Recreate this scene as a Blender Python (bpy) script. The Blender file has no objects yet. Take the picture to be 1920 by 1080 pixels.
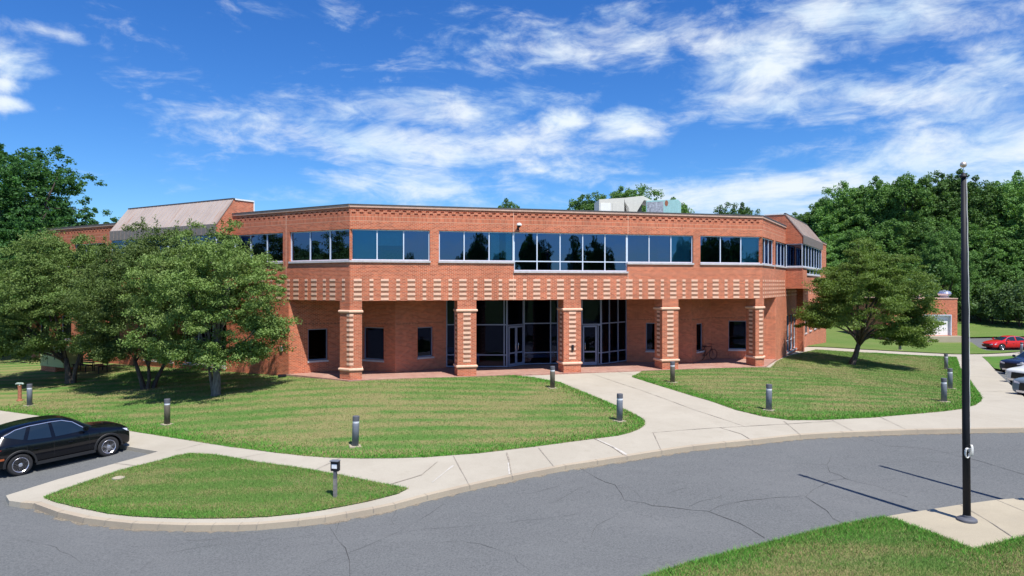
import bpy, bmesh, math, random
import numpy as np
from mathutils import Vector, Matrix
from mathutils.geometry import delaunay_2d_cdt
from mathutils.bvhtree import BVHTree
from math import radians as R, sin, cos, pi, atan2, sqrt

# ---------------------------------------------------------------- camera
FPX = 1280.0; CX = 960.0; HY = 533.0; CAMZ = 4.79      # focal length in px of the 1920 wide photograph
scene = bpy.context.scene
cam_d = bpy.data.cameras.new('camera'); cam = bpy.data.objects.new('camera', cam_d)
scene.collection.objects.link(cam); scene.camera = cam
cam.location = (0, 0, CAMZ); cam.rotation_euler = (R(90), 0, 0)
cam_d.lens = 24.0; cam_d.sensor_width = 36.0; cam_d.shift_y = -7/1920
cam_d.clip_start = 0.1; cam_d.clip_end = 6000

# ---------------------------------------------------------------- sun and sky
SUN_EL = 62.0; SUNX, SUNY = 0.49, -0.872               # horizontal direction towards the sun
sd = bpy.data.lights.new('sun', 'SUN'); sun = bpy.data.objects.new('sun', sd)
scene.collection.objects.link(sun); sun.location = (20, -30, 60)
sd.energy = 5.0; sd.angle = R(0.5); sd.color = (1.0, 0.95, 0.87)
tosun = Vector((SUNX*cos(R(SUN_EL)), SUNY*cos(R(SUN_EL)), sin(R(SUN_EL)))).normalized()
sun.rotation_euler = tosun.to_track_quat('Z', 'Y').to_euler()

world = bpy.data.worlds.new('World'); scene.world = world; world.use_nodes = True
wn = world.node_tree.nodes; wl = world.node_tree.links
for n in list(wn): wn.remove(n)
def WN(t, **k):
    n = wn.new(t)
    for a, b in k.items(): setattr(n, a, b)
    return n
def wset(sock, v):
    if hasattr(v, 'is_output') or isinstance(v, bpy.types.NodeSocket): wl.new(v, sock)
    else: sock.default_value = v
def wm(op, a, b=None, c=None):
    n = WN('ShaderNodeMath', operation=op); wset(n.inputs[0], a)
    if b is not None: wset(n.inputs[1], b)
    if c is not None: wset(n.inputs[2], c)
    return n.outputs[0]
def wclamp01(a):
    n = WN('ShaderNodeClamp'); wset(n.inputs[0], a); return n.outputs[0]
sky = WN('ShaderNodeTexSky', sky_type='NISHITA', sun_disc=False, sun_elevation=R(SUN_EL),
         sun_rotation=atan2(SUNX, SUNY), air_density=1.0, dust_density=0.3, ozone_density=2.5, altitude=100)
tc = WN('ShaderNodeTexCoord'); sx = WN('ShaderNodeSeparateXYZ'); wl.new(tc.outputs['Generated'], sx.inputs[0])
DX, DY, DZ = sx.outputs
AZ = wm('ARCTAN2', DX, DY); EL = wm('ARCSINE', DZ)
# clouds live on a layer high overhead: direction / height gives a place on that layer
zz = wm('ADD', wm('MAXIMUM', DZ, 0.0), 0.10)
cu = wm('DIVIDE', DX, zz); cv = wm('DIVIDE', DY, zz)
cxyz = WN('ShaderNodeCombineXYZ'); wl.new(cu, cxyz.inputs[0]); wl.new(cv, cxyz.inputs[1]); 
axyz = WN('ShaderNodeCombineXYZ'); wl.new(AZ, axyz.inputs[0]); wl.new(EL, axyz.inputs[1])
def wnoise(vec, sc, rot, scale, detail, rough, dist=0.0, loc=(0, 0, 0)):
    mp = WN('ShaderNodeMapping'); wl.new(vec, mp.inputs[0]); mp.inputs['Scale'].default_value = sc
    mp.inputs['Rotation'].default_value = (0, 0, rot); mp.inputs['Location'].default_value = loc
    n = WN('ShaderNodeTexNoise'); wl.new(mp.outputs[0], n.inputs['Vector'])
    n.inputs['Scale'].default_value = scale; n.inputs['Detail'].default_value = detail
    n.inputs['Roughness'].default_value = rough; n.inputs['Distortion'].default_value = dist
    return n.outputs[0]
wisp = wnoise(axyz.outputs[0], (1.0, 3.3, 1), R(7), 4.4, 10, 0.66, 0.6, (3.1, 1.7, 0))      # combed streaks
puff = wnoise(axyz.outputs[0], (1.0, 1.9, 1), R(5), 9.0, 9, 0.60, 0.35, (0.3, 5.2, 0))
layer = wnoise(cxyz.outputs[0], (1.0, 0.6, 1), R(20), 0.9, 8, 0.6, 0.8, (8.3, 2.0, 0))
# the cloud banks of this sky: azimuth, elevation, width, height, tilt, density, puffiness
def pe(px, py): 
    x = (px-CX)/FPX; z = (HY-py)/FPX
    return atan2(x, 1.0), atan2(z, sqrt(1+x*x))
banks = [(35,125,75,26,-.05,1.0,1),(25,160,60,16,.1,.85,1),(15,193,45,14,0,.8,1),(150,74,62,12,-.1,.42,1),(110,148,40,9,-.2,.38,1),
 (560,34,150,22,0,.30,0),(640,38,50,20,0,.42,0),(690,150,55,14,0,.42,1),(620,205,260,24,.06,.50,0),(850,200,190,38,.05,.66,0),
 (800,275,270,34,0,.78,0),(760,350,130,38,-.05,.84,0),(620,365,130,26,0,.40,0),(930,215,95,44,0,.62,1),(1058,226,52,34,.15,1.0,1),
 (1172,228,66,32,0,.92,1),(1050,320,120,26,0,.80,1),(1200,325,60,12,0,.5,1),(1020,88,260,44,.02,.60,0),(1200,78,110,36,.1,.60,0),
 (1010,20,80,40,0,.25,0),(1150,28,60,30,-.2,.55,0),(1330,140,120,50,.1,.70,1),(1420,118,150,62,.15,.86,1),(1450,190,190,34,0,.72,0),
 (1570,32,120,36,-.1,.85,0),(1720,22,170,44,0,.78,0),(1640,182,260,36,.02,.72,0),(1820,170,200,60,.1,.70,0),(1890,120,90,50,.2,.82,1),
 (1240,187,32,16,0,.7,1),(1560,265,130,20,.12,.42,0),(1480,372,340,44,-.04,1.0,0),(1740,300,260,50,.10,.92,0),(1880,300,200,70,.08,1.0,0),
 (1330,345,120,26,0,.55,0),(980,355,60,26,0,.5,0),(955,330,40,30,0,.6,1),(1335,229,20,9,0,.5,1),(250,330,120,20,0,.10,0),(275,184,16,9,0,.45,1),(520,300,280,60,0,.22,0)]
accw = None; accp = None
for (px, py, rx, ry, tilt, d, kind) in banks:
    a0, e0 = pe(px, py)
    ca, sa = cos(tilt), sin(tilt)
    sxr = rx/FPX*cos(a0)**2*1.15; syr = ry/FPX*cos(a0)*1.15
    da = wm('SUBTRACT', AZ, a0); de = wm('SUBTRACT', EL, e0)
    u_ = wm('MULTIPLY', wm('MULTIPLY_ADD', de, sa, wm('MULTIPLY', da, ca)), 1/sxr)
    v_ = wm('MULTIPLY', wm('MULTIPLY_ADD', da, -sa, wm('MULTIPLY', de, ca)), 1/syr)
    r2 = wm('MULTIPLY_ADD', u_, u_, wm('MULTIPLY', v_, v_))
    g = wm('MULTIPLY', wm('POWER', 2.718, wm('MULTIPLY', r2, -0.75)), d)
    if kind: accp = g if accp is None else wm('MAXIMUM', accp, g)
    else: accw = g if accw is None else wm('MAXIMUM', accw, g)
def smooth(v, lo, hi):
    n = WN('ShaderNodeMapRange', interpolation_type='SMOOTHSTEP'); wset(n.inputs[0], v)
    n.inputs[1].default_value = lo; n.inputs[2].default_value = hi; return n.outputs[0]
frag = wnoise(axyz.outputs[0], (1.0, 2.4, 1), R(-8), 17.0, 8, 0.62, 0.5, (5.5, 0.7, 0))
wisp_c = smooth(wm('ADD', wm('ADD', accw, wm('MULTIPLY', wm('SUBTRACT', wisp, 0.5), 1.9)), wm('MULTIPLY', wm('SUBTRACT', frag, 0.5), 1.3)), 0.16, 1.15)
puff_c = smooth(wm('ADD', accp, wm('MULTIPLY', wm('SUBTRACT', puff, 0.5), 2.6)), 0.28, 1.15)
behind = smooth(wm('MULTIPLY', DY, -1), -0.2, 0.25)
lay_c = wm('MULTIPLY', wm('MULTIPLY', smooth(layer, 0.40, 0.75), behind), 0.40)
dens = wclamp01(wm('MAXIMUM', wm('MAXIMUM', wm('MULTIPLY', wisp_c, 0.92), wm('MULTIPLY', puff_c, 0.96)), lay_c))
# sky colour: the photograph's camera shows a deeper, more saturated blue
hs = WN('ShaderNodeHueSaturation'); wl.new(sky.outputs[0], hs.inputs['Color']); hs.inputs['Saturation'].default_value = 1.28
hs.inputs['Hue'].default_value = 0.505
tint = WN('ShaderNodeMix', data_type='RGBA', blend_type='MULTIPLY'); tint.inputs[0].default_value = 1.0
wl.new(hs.outputs[0], tint.inputs[6]); tint.inputs[7].default_value = (0.63, 0.965, 1.32, 1)
shade = smooth(wm('ADD', puff, wm('MULTIPLY', wisp, 0.6)), 0.62, 1.0)
ccol = WN('ShaderNodeMix', data_type='RGBA'); wl.new(shade, ccol.inputs[0])
ccol.inputs[6].default_value = (5.6, 7.2, 8.8, 1); ccol.inputs[7].default_value = (7.9, 8.5, 9.0, 1)
mx = WN('ShaderNodeMix', data_type='RGBA'); wl.new(dens, mx.inputs[0]); wl.new(tint.outputs[2], mx.inputs[6]); wl.new(ccol.outputs[2], mx.inputs[7])
bg = WN('ShaderNodeBackground'); bg.inputs['Strength'].default_value = 0.090; wl.new(mx.outputs[2], bg.inputs['Color'])
wo = WN('ShaderNodeOutputWorld'); wl.new(bg.outputs[0], wo.inputs['Surface'])
world.cycles.sampling_method = 'MANUAL'; world.cycles.sample_map_resolution = 512
scene.view_settings.view_transform = 'Standard'; scene.view_settings.look = 'None'
scene.view_settings.exposure = 0.38; scene.view_settings.gamma = 1.0

# ---------------------------------------------------------------- helpers
col = scene.collection
def put(name, me, mat=None, parent=None, smooth=False):
    o = bpy.data.objects.new(name, me); col.objects.link(o)
    if mat is not None:
        for m in (mat if isinstance(mat, (list, tuple)) else [mat]): me.materials.append(m)
    if parent is not None: o.parent = parent
    if smooth and len(me.polygons): me.polygons.foreach_set('use_smooth', [True]*len(me.polygons))
    return o
def tag(o, label=None, cat=None, group=None, kind=None):
    if label: o['label'] = label
    if cat: o['category'] = cat
    if group: o['group'] = group
    if kind: o['kind'] = kind
    return o
def empty(name, loc, rz=0.0, label=None, cat=None, group=None):
    o = bpy.data.objects.new(name, None); col.objects.link(o); o.location = loc; o.rotation_euler = (0, 0, rz)
    o.empty_display_size = 0.3
    return tag(o, label, cat, group)
def copy_tree(o, parent=None):
    c = o.copy(); col.objects.link(c)
    if parent is not None: c.parent = parent
    for ch in [x for x in o.children]: copy_tree(ch, c)
    return c
class MB:
    def __init__(s): s.v = []; s.f = []; s.m = []
    def quad(s, a, b, c, d, m=0):
        n = len(s.v); s.v += [tuple(a), tuple(b), tuple(c), tuple(d)]; s.f.append((n, n+1, n+2, n+3)); s.m.append(m)
    def poly(s, pts, m=0):
        n = len(s.v); s.v += [tuple(p) for p in pts]; s.f.append(tuple(range(n, n+len(pts)))); s.m.append(m)
    def hexa(s, p, m=0):      # p: bottom 4 ccw, top 4 ccw
        n = len(s.v); s.v += [tuple(q) for q in p]
        for f in ((3,2,1,0),(4,5,6,7),(0,1,5,4),(1,2,6,5),(2,3,7,6),(3,0,4,7)):
            s.f.append(tuple(n+i for i in f)); s.m.append(m)
    def box(s, x0, x1, y0, y1, z0, z1, m=0, F=None):
        p = [(x0,y0,z0),(x1,y0,z0),(x1,y1,z0),(x0,y1,z0),(x0,y0,z1),(x1,y0,z1),(x1,y1,z1),(x0,y1,z1)]
        if F: p = [F(*q) for q in p]
        s.hexa(p, m)
    def prism(s, base, z0, z1, m=0):
        n = len(base); k = len(s.v)
        s.v += [(x, y, z0) for x, y in base] + [(x, y, z1) for x, y in base]
        s.f.append(tuple(k+i for i in reversed(range(n)))); s.m.append(m)
        s.f.append(tuple(k+n+i for i in range(n))); s.m.append(m)
        for i in range(n):
            j = (i+1) % n; s.f.append((k+i, k+j, k+n+j, k+n+i)); s.m.append(m)
    def tube(s, pts, rads, seg=8, m=0, caps=True):
        pts = [Vector(p) for p in pts]; n = len(s.v); up = Vector((0.13, 0.31, 0.94)).normalized()
        for i, p in enumerate(pts):
            d = (pts[min(i+1, len(pts)-1)] - pts[max(i-1, 0)]).normalized()
            a = d.cross(up)
            if a.length < 1e-3: a = d.cross(Vector((1, 0, 0)))
            a.normalize(); b = d.cross(a).normalized(); r = rads[i] if hasattr(rads, '__len__') else rads
            for k in range(seg):
                t = 2*pi*k/seg; s.v.append(tuple(p + a*(r*cos(t)) + b*(r*sin(t))))
        for i in range(len(pts)-1):
            for k in range(seg):
                k2 = (k+1) % seg; s.f.append((n+i*seg+k, n+i*seg+k2, n+(i+1)*seg+k2, n+(i+1)*seg+k)); s.m.append(m)
        if caps:
            s.f.append(tuple(n+k for k in reversed(range(seg)))); s.m.append(m)
            s.f.append(tuple(n+(len(pts)-1)*seg+k for k in range(seg))); s.m.append(m)
    def lathe(s, prof, seg=20, m=0, cx=0, cy=0, axis='z'):   # prof: (r, z)
        n = len(s.v)
        for r, z in prof:
            for k in range(seg):
                t = 2*pi*k/seg
                if axis == 'z': s.v.append((cx+r*cos(t), cy+r*sin(t), z))
                else: s.v.append((cx+r*cos(t), z, cy+r*sin(t)))     # about the y axis
        for i in range(len(prof)-1):
            for k in range(seg):
                k2 = (k+1) % seg; s.f.append((n+i*seg+k, n+i*seg+k2, n+(i+1)*seg+k2, n+(i+1)*seg+k)); s.m.append(m)
        s.f.append(tuple(n+k for k in reversed(range(seg)))); s.m.append(m)
        s.f.append(tuple(n+(len(prof)-1)*seg+k for k in range(seg))); s.m.append(m)
    def mesh(s, name):
        me = bpy.data.meshes.new(name); me.from_pydata(s.v, [], s.f)
        if any(s.m): me.polygons.foreach_set('material_index', s.m)
        me.update(); return me
    def build(s, name, mat, parent=None, smooth=False, uv=False, fix=True, bevel=0.0):
        me = s.mesh(name)
        if fix:
            bm = bmesh.new(); bm.from_mesh(me)
            if bevel:
                bmesh.ops.bevel(bm, geom=bm.edges[:], offset=bevel, segments=2, affect='EDGES', clamp_overlap=True)
            bmesh.ops.recalc_face_normals(bm, faces=bm.faces); bm.to_mesh(me); bm.free()
        if uv: wall_uv(me)
        o = put(name, me, mat, parent, smooth)
        return o
def wall_uv(me):
    uvl = me.uv_layers.new(name='UVMap').data
    for p in me.polygons:
        n = p.normal
        if abs(n.z) > 0.75:
            for li in p.loop_indices:
                c = me.vertices[me.loops[li].vertex_index].co; uvl[li].uv = (c.x, c.y)
        else:
            t = Vector((-n.y, n.x, 0)).normalized()
            for li in p.loop_indices:
                c = me.vertices[me.loops[li].vertex_index].co; uvl[li].uv = (c.dot(t), c.z)
def fast_mesh(name, verts, tris_or_quads, k):
    me = bpy.data.meshes.new(name); nv = len(verts); nf = len(tris_or_quads)
    me.vertices.add(nv); me.vertices.foreach_set('co', np.asarray(verts, np.float32).ravel())
    me.loops.add(nf*k); me.loops.foreach_set('vertex_index', np.asarray(tris_or_quads, np.int32).ravel())
    me.polygons.add(nf); me.polygons.foreach_set('loop_start', np.arange(0, nf*k, k, dtype=np.int32))
    me.polygons.foreach_set('loop_total', np.full(nf, k, np.int32)); me.update(calc_edges=True); return me

# ---------------------------------------------------------------- materials
class NT:
    def __init__(s, name):
        s.mat = bpy.data.materials.new(name); s.mat.use_nodes = True
        s.n = s.mat.node_tree.nodes; s.l = s.mat.node_tree.links; s.b = s.n['Principled BSDF']; s.out = s.n['Material Output']
    def node(s, t, **k):
        n = s.n.new(t)
        for a, b in k.items(): setattr(n, a, b)
        return n
    def set(s, sock, v):
        if isinstance(v, bpy.types.NodeSocket): s.l.new(v, sock)
        else: sock.default_value = v
    def coord(s, which='Object', scale=(1, 1, 1), rot=(0, 0, 0)):
        c = s.node('ShaderNodeTexCoord'); m = s.node('ShaderNodeMapping'); s.l.new(c.outputs[which], m.inputs[0])
        m.inputs['Scale'].default_value = scale; m.inputs['Rotation'].default_value = rot; return m.outputs[0]
    def noise(s, vec, scale, detail=4, rough=0.55, dist=0.0):
        n = s.node('ShaderNodeTexNoise'); s.l.new(vec, n.inputs['Vector']); n.inputs['Scale'].default_value = scale
        n.inputs['Detail'].default_value = detail; n.inputs['Roughness'].default_value = rough; n.inputs['Distortion'].default_value = dist
        return n.outputs[0]
    def rng(s, v, a, b, c=0.0, d=1.0):
        n = s.node('ShaderNodeMapRange'); s.set(n.inputs[0], v); n.inputs[1].default_value = a; n.inputs[2].default_value = b
        n.inputs[3].default_value = c; n.inputs[4].default_value = d; return n.outputs[0]
    def mix(s, f, a, b, mode='MIX'):
        n = s.node('ShaderNodeMix', data_type='RGBA', blend_type=mode); s.set(n.inputs[0], f)
        s.set(n.inputs[6], a if isinstance(a, bpy.types.NodeSocket) else (*a, 1)); s.set(n.inputs[7], b if isinstance(b, bpy.types.NodeSocket) else (*b, 1)); return n.outputs[2]
    def math(s, op, a, b=0.0):
        n = s.node('ShaderNodeMath', operation=op); s.set(n.inputs[0], a); s.set(n.inputs[1], b); return n.outputs[0]
    def bump(s, h, strength=0.3, dist=0.02):
        n = s.node('ShaderNodeBump'); s.l.new(h, n.inputs['Height']); n.inputs['Strength'].default_value = strength
        n.inputs['Distance'].default_value = dist; s.l.new(n.outputs[0], s.b.inputs['Normal'])
    def fin(s, c, rough=0.8, spec=0.3, metal=0.0):
        s.set(s.b.inputs['Base Color'], c if isinstance(c, bpy.types.NodeSocket) else (*c, 1)); s.set(s.b.inputs['Roughness'], rough)
        s.b.inputs['Specular IOR Level'].default_value = spec; s.b.inputs['Metallic'].default_value = metal; return s.mat
def plain(name, c, rough=0.6, spec=0.3, metal=0.0, var=0.12, vs=6.0, coat=0.0):
    t = NT(name); v = t.noise(t.coord(), vs, 5); f = t.rng(v, 0.3, 0.7)
    a = tuple(x*(1-var) for x in c); b = tuple(min(1, x*(1+var)) for x in c)
    m = t.fin(t.mix(f, a, b), rough, spec, metal)
    if coat: t.b.inputs['Coat Weight'].default_value = coat; t.b.inputs['Coat Roughness'].default_value = 0.03
    return m
def brick_mat(name, c1, c2, mortar, w=0.2, h=0.0675, ms=0.0085, offset=0.5, swap=False, var=True):
    t = NT(name); uvn = t.node('ShaderNodeTexCoord'); mp = t.node('ShaderNodeMapping'); t.l.new(uvn.outputs['UV'], mp.inputs[0])
    if swap: mp.inputs['Rotation'].default_value = (0, 0, R(90))
    br = t.node('ShaderNodeTexBrick'); t.l.new(mp.outputs[0], br.inputs['Vector'])
    br.offset = offset; br.inputs['Scale'].default_value = 1.0; br.inputs['Brick Width'].default_value = w
    br.inputs['Row Height'].default_value = h; br.inputs['Mortar Size'].default_value = ms; br.inputs['Mortar Smooth'].default_value = 0.2
    br.inputs['Color1'].default_value = (*c1, 1); br.inputs['Color2'].default_value = (*c2, 1); br.inputs['Mortar'].default_value = (*mortar, 1)
    br.inputs['Bias'].default_value = -0.1
    big = t.noise(t.coord('Object', (1, 1, 0.55)), 0.45, 6, 0.6); sm = t.noise(t.coord('Object'), 3.0, 5, 0.65)
    f = t.rng(big, 0.3, 0.7, 0.86, 1.10); f2 = t.rng(sm, 0.25, 0.75, 0.88, 1.10)
    ff = t.math('MULTIPLY', f, f2); cc = t.node('ShaderNodeCombineColor')
    for i in range(3): t.l.new(ff, cc.inputs[i])
    c = t.mix(1.0, br.outputs['Color'], cc.outputs[0], 'MULTIPLY')
    # pale efflorescence in loose patches
    ef = t.rng(t.noise(t.coord('Object', (1, 1, 2.5)), 0.8, 7, 0.7), 0.60, 0.85, 0.0, 0.28)
    c = t.mix(ef, c, (0.48, 0.26, 0.17))
    m = t.fin(c, 0.88, 0.15); t.bump(br.outputs['Fac'], 0.25, -0.01); return m
M = {}
BR = ((0.60, 0.148, 0.070), (0.34, 0.072, 0.036), (0.64, 0.40, 0.27))
M['brick'] = brick_mat('brick', *BR)
M['soldier'] = brick_mat('soldier_brick', *BR, w=0.2, h=0.0675, offset=0.0, swap=True)
M['dbrick'] = brick_mat('brown_brick', (0.30, 0.135, 0.085), (0.21, 0.10, 0.065), (0.38, 0.22, 0.15))
M['stone'] = plain('buff_stone', (0.80, 0.50, 0.36), 0.85, 0.2, var=0.10, vs=9)
M['cornice'] = plain('pink_stone_coping', (0.56, 0.37, 0.29), 0.8, 0.2, var=0.12, vs=5)
M['flash'] = plain('dark_flashing', (0.10, 0.095, 0.10), 0.5, 0.4)
M['frame'] = plain('pale_aluminium', (0.60, 0.68, 0.80), 0.42, 0.5, 0.0, 0.05)
M['sframe'] = plain('blue_grey_aluminium', (0.20, 0.24, 0.34), 0.42, 0.5, 0.0, 0.05)
M['sill'] = plain('grey_sill_stone', (0.52, 0.50, 0.50), 0.8, 0.2)
M['white'] = plain('white_metal', (0.78, 0.78, 0.76), 0.5, 0.4, var=0.05)
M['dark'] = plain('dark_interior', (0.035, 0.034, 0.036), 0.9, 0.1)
M['carpet'] = plain('office_floor', (0.10, 0.10, 0.11), 0.9, 0.1)
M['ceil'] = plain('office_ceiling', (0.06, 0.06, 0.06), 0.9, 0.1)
M['blind'] = plain('blind_slats', (0.62, 0.66, 0.66), 0.6, 0.3, var=0.04)
M['roofm'] = plain('roof_membrane', (0.25, 0.25, 0.25), 0.9, 0.1)
M['black'] = plain('black_paint', (0.014, 0.015, 0.020), 0.55, 0.25)
M['rubber'] = plain('rubber', (0.022, 0.022, 0.024), 0.85, 0.2)
M['rope'] = plain('white_rope', (0.72, 0.72, 0.70), 0.9, 0.1)
M['gold'] = plain('gilded_ball', (0.75, 0.60, 0.48), 0.35, 0.5, 0.6)
M['chrome'] = plain('bright_alloy', (0.66, 0.66, 0.72), 0.25, 0.5, 0.75, 0.03)
M['bol_grey'] = plain('slate_grey_paint', (0.155, 0.175, 0.21), 0.5, 0.4)
M['bol_bronze'] = plain('bronze_paint', (0.125, 0.110, 0.085), 0.5, 0.4)
M['lens'] = plain('frosted_lens', (0.72, 0.75, 0.80), 0.3, 0.5, var=0.03)
M['cap'] = plain('weathered_cap', (0.10, 0.105, 0.125), 0.6, 0.4)

def glass_mat(name, refl, trans, fac, base=(0.01, 0.015, 0.03), rough=0.015):
    t = NT(name); t.n.remove(t.b)
    g = t.node('ShaderNodeBsdfGlossy'); g.inputs['Color'].default_value = (*refl, 1); g.inputs['Roughness'].default_value = rough
    tr = t.node('ShaderNodeBsdfTransparent'); tr.inputs['Color'].default_value = (*trans, 1)
    fr = t.node('ShaderNodeFresnel'); fr.inputs['IOR'].default_value = 1.5
    f = t.rng(fr.outputs[0], 0.0, 1.0, fac, 1.0)
    # float glass is never quite flat
    nz = t.noise(t.coord('Object', (1, 1, 1)), 0.9, 2, 0.5)
    b = t.node('ShaderNodeBump'); t.l.new(nz, b.inputs['Height']); b.inputs['Strength'].default_value = 0.10; b.inputs['Distance'].default_value = 0.05
    t.l.new(b.outputs[0], g.inputs['Normal'])
    mx = t.node('ShaderNodeMixShader'); t.l.new(f, mx.inputs[0]); t.l.new(tr.outputs[0], mx.inputs[1]); t.l.new(g.outputs[0], mx.inputs[2])
    t.l.new(mx.outputs[0], t.out.inputs['Surface']); return t.mat
M['glass'] = glass_mat('blue_reflective_glass', (0.105, 0.165, 0.300), (0.12, 0.30, 0.60), 0.66)
M['glass2'] = glass_mat('clear_blue_glass', (0.10, 0.25, 0.42), (0.40, 0.85, 1.0), 0.34)
M['sglass'] = glass_mat('dark_storefront_glass', (0.14, 0.17, 0.30), (0.26, 0.33, 0.45), 0.05)

def grass_mat(name, green=(0.115, 0.205, 0.050), lush=(0.070, 0.200, 0.040), dry=(0.270, 0.235, 0.105), drya=0.5, rot=0.25):
    t = NT(name); v = t.coord('Object', (1, 1, 1), (0, 0, rot)); vs = t.coord('Object', (0.45, 1.2, 1), (0, 0, rot))
    big = t.noise(v, 0.13, 6, 0.62, 0.5); st = t.noise(vs, 0.75, 7, 0.66, 0.5); fine = t.noise(v, 9.0, 8, 0.75); vf = t.noise(v, 55, 3, 0.7)
    mow = t.node('ShaderNodeTexWave'); t.l.new(t.coord('Object', (1, 1, 1), (0, 0, rot+1.35)), mow.inputs['Vector']); mow.inputs['Scale'].default_value = 0.28
    mow.inputs['Distortion'].default_value = 1.3; mow.inputs['Detail'].default_value = 2.0; mow.inputs['Detail Scale'].default_value = 0.6
    base = t.mix(t.rng(big, 0.35, 0.65), green, lush)
    d = t.math('ADD', t.math('MULTIPLY', st, 0.50), t.math('MULTIPLY', big, 0.62)); d = t.math('ADD', d, t.math('MULTIPLY', mow.outputs['Fac'], 0.15))
    d = t.math('ADD', d, t.math('MULTIPLY', t.math('SUBTRACT', fine, 0.5), 0.30))
    c = t.mix(t.rng(d, 0.53, 0.70, 0.0, drya), base, dry)
    k = t.rng(t.math('ADD', t.math('MULTIPLY', fine, 0.5), t.math('MULTIPLY', vf, 0.5)), 0.30, 0.70, 0.55, 1.35)
    cc = t.node('ShaderNodeCombineColor')
    for i in range(3): t.l.new(k, cc.inputs[i])
    c = t.mix(1.0, c, cc.outputs[0], 'MULTIPLY')
    m = t.fin(c, 0.95, 0.08); t.bump(t.math('ADD', fine, vf), 0.6, 0.04); return m
M['grass'] = grass_mat('lawn_grass', drya=0.85)
M['grass_lush'] = grass_mat('lush_grass', (0.075, 0.190, 0.030), (0.060, 0.185, 0.028), drya=0.25)
M['grass_far'] = grass_mat('far_grass', (0.105, 0.185, 0.040), (0.080, 0.185, 0.034), drya=0.40)
def blade_mat(name, a, b, dry, df):
    t = NT(name); g = t.node('ShaderNodeNewGeometry'); v = t.coord('Object'); n = t.math('ADD', t.math('MULTIPLY', t.noise(t.coord('Object', (0.45, 1.2, 1), (0, 0, 0.25)), 0.75, 7, 0.66, 0.5), .45), t.math('MULTIPLY', t.noise(t.coord('Object', (1, 1, 1), (0, 0, 0.25)), 0.13, 6, 0.62, 0.5), .55))
    c = t.mix(g.outputs['Random Per Island'], a, b); r2 = t.math('FRACT', t.math('MULTIPLY', g.outputs['Random Per Island'], 7.31))
    c = t.mix(t.math('LESS_THAN', r2, t.rng(n, 0.44, 0.60, 0.05, df)), c, dry)
    m = t.fin(c, 0.8, 0.12); return m
M['blade'] = blade_mat('grass_blades', (0.095, 0.190, 0.040), (0.165, 0.265, 0.065), (0.33, 0.285, 0.14), 0.8)
M['blade_l'] = blade_mat('lush_grass_blades', (0.060, 0.215, 0.026), (0.125, 0.34, 0.045), (0.25, 0.26, 0.09), 0.22)

def asphalt():
    t = NT('asphalt'); v = t.coord(); big = t.noise(v, 0.16, 6, 0.6, 0.5); mid = t.noise(t.coord('Object', (0.5, 1.2, 1), (0, 0, -0.25)), 1.3, 9, 0.75); fine = t.noise(v, 22, 8, 0.85); sp = t.noise(v, 160, 2, 0.5)
    c = t.mix(t.rng(big, 0.35, 0.65), (0.088, 0.096, 0.098), (0.128, 0.133, 0.133))
    c = t.mix(t.rng(mid, 0.38, 0.66, 0.0, 0.65), c, (0.082, 0.086, 0.090))
    c = t.mix(t.rng(fine, 0.40, 0.60, 0.0, 0.8), c, (0.180, 0.186, 0.186)); c = t.mix(t.rng(fine, 0.36, 0.46, 0.4, 0.0), c, (0.05, 0.05, 0.055))
    c = t.mix(t.rng(sp, 0.66, 0.72, 0, .6), c, (0.32, 0.31, 0.29))
    m = t.fin(c, 0.9, 0.2); t.bump(fine, 0.4, 0.006); return m
M['asphalt'] = asphalt()
def concrete(name, a=(0.43, 0.395, 0.325), b=(0.385, 0.35, 0.285), joints=1.5):
    t = NT(name); v = t.coord(); big = t.noise(v, 0.35, 6, 0.65, 0.6); mid = t.noise(v, 2.2, 8, 0.7); fine = t.noise(v, 45, 5, 0.75)
    c = t.mix(t.rng(big, 0.35, 0.65), a, b); c = t.mix(t.rng(mid, 0.52, 0.75, 0, 0.35), c, (0.32, 0.285, 0.225))
    k = t.rng(fine, 0.3, 0.7, 0.86, 1.10); cc = t.node('ShaderNodeCombineColor')
    for i in range(3): t.l.new(k, cc.inputs[i])
    c = t.mix(1.0, c, cc.outputs[0], 'MULTIPLY')
    # dark stains
    st = t.rng(t.noise(t.coord('Object', (0.5, 1.2, 1)), 0.9, 9, 0.75, 1.0), 0.63, 0.80, 0, 0.4); c = t.mix(st, c, (0.33, 0.28, 0.23))
    m = t.fin(c, 0.9, 0.15); t.bump(fine, 0.2, 0.004); return m
M['concrete'] = concrete('pavement_concrete')
M['kerb'] = concrete('kerb_concrete', (0.44, 0.375, 0.28), (0.38, 0.32, 0.245))
M['pad'] = concrete('old_concrete', (0.42, 0.37, 0.275), (0.36, 0.315, 0.235))
M['joint'] = plain('joint_filler', (0.31, 0.275, 0.23), 0.9, 0.1, var=0.3)
M['patch'] = plain('white_joint_sealant', (0.50, 0.475, 0.43), 0.9, 0.1, var=0.15)
M['grit'] = plain('gutter_grit', (0.20, 0.175, 0.14), .95, .05, var=.35, vs=20)
M['crack'] = plain('asphalt_crack', (0.055, 0.055, 0.058), 0.95, 0.05)
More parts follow.
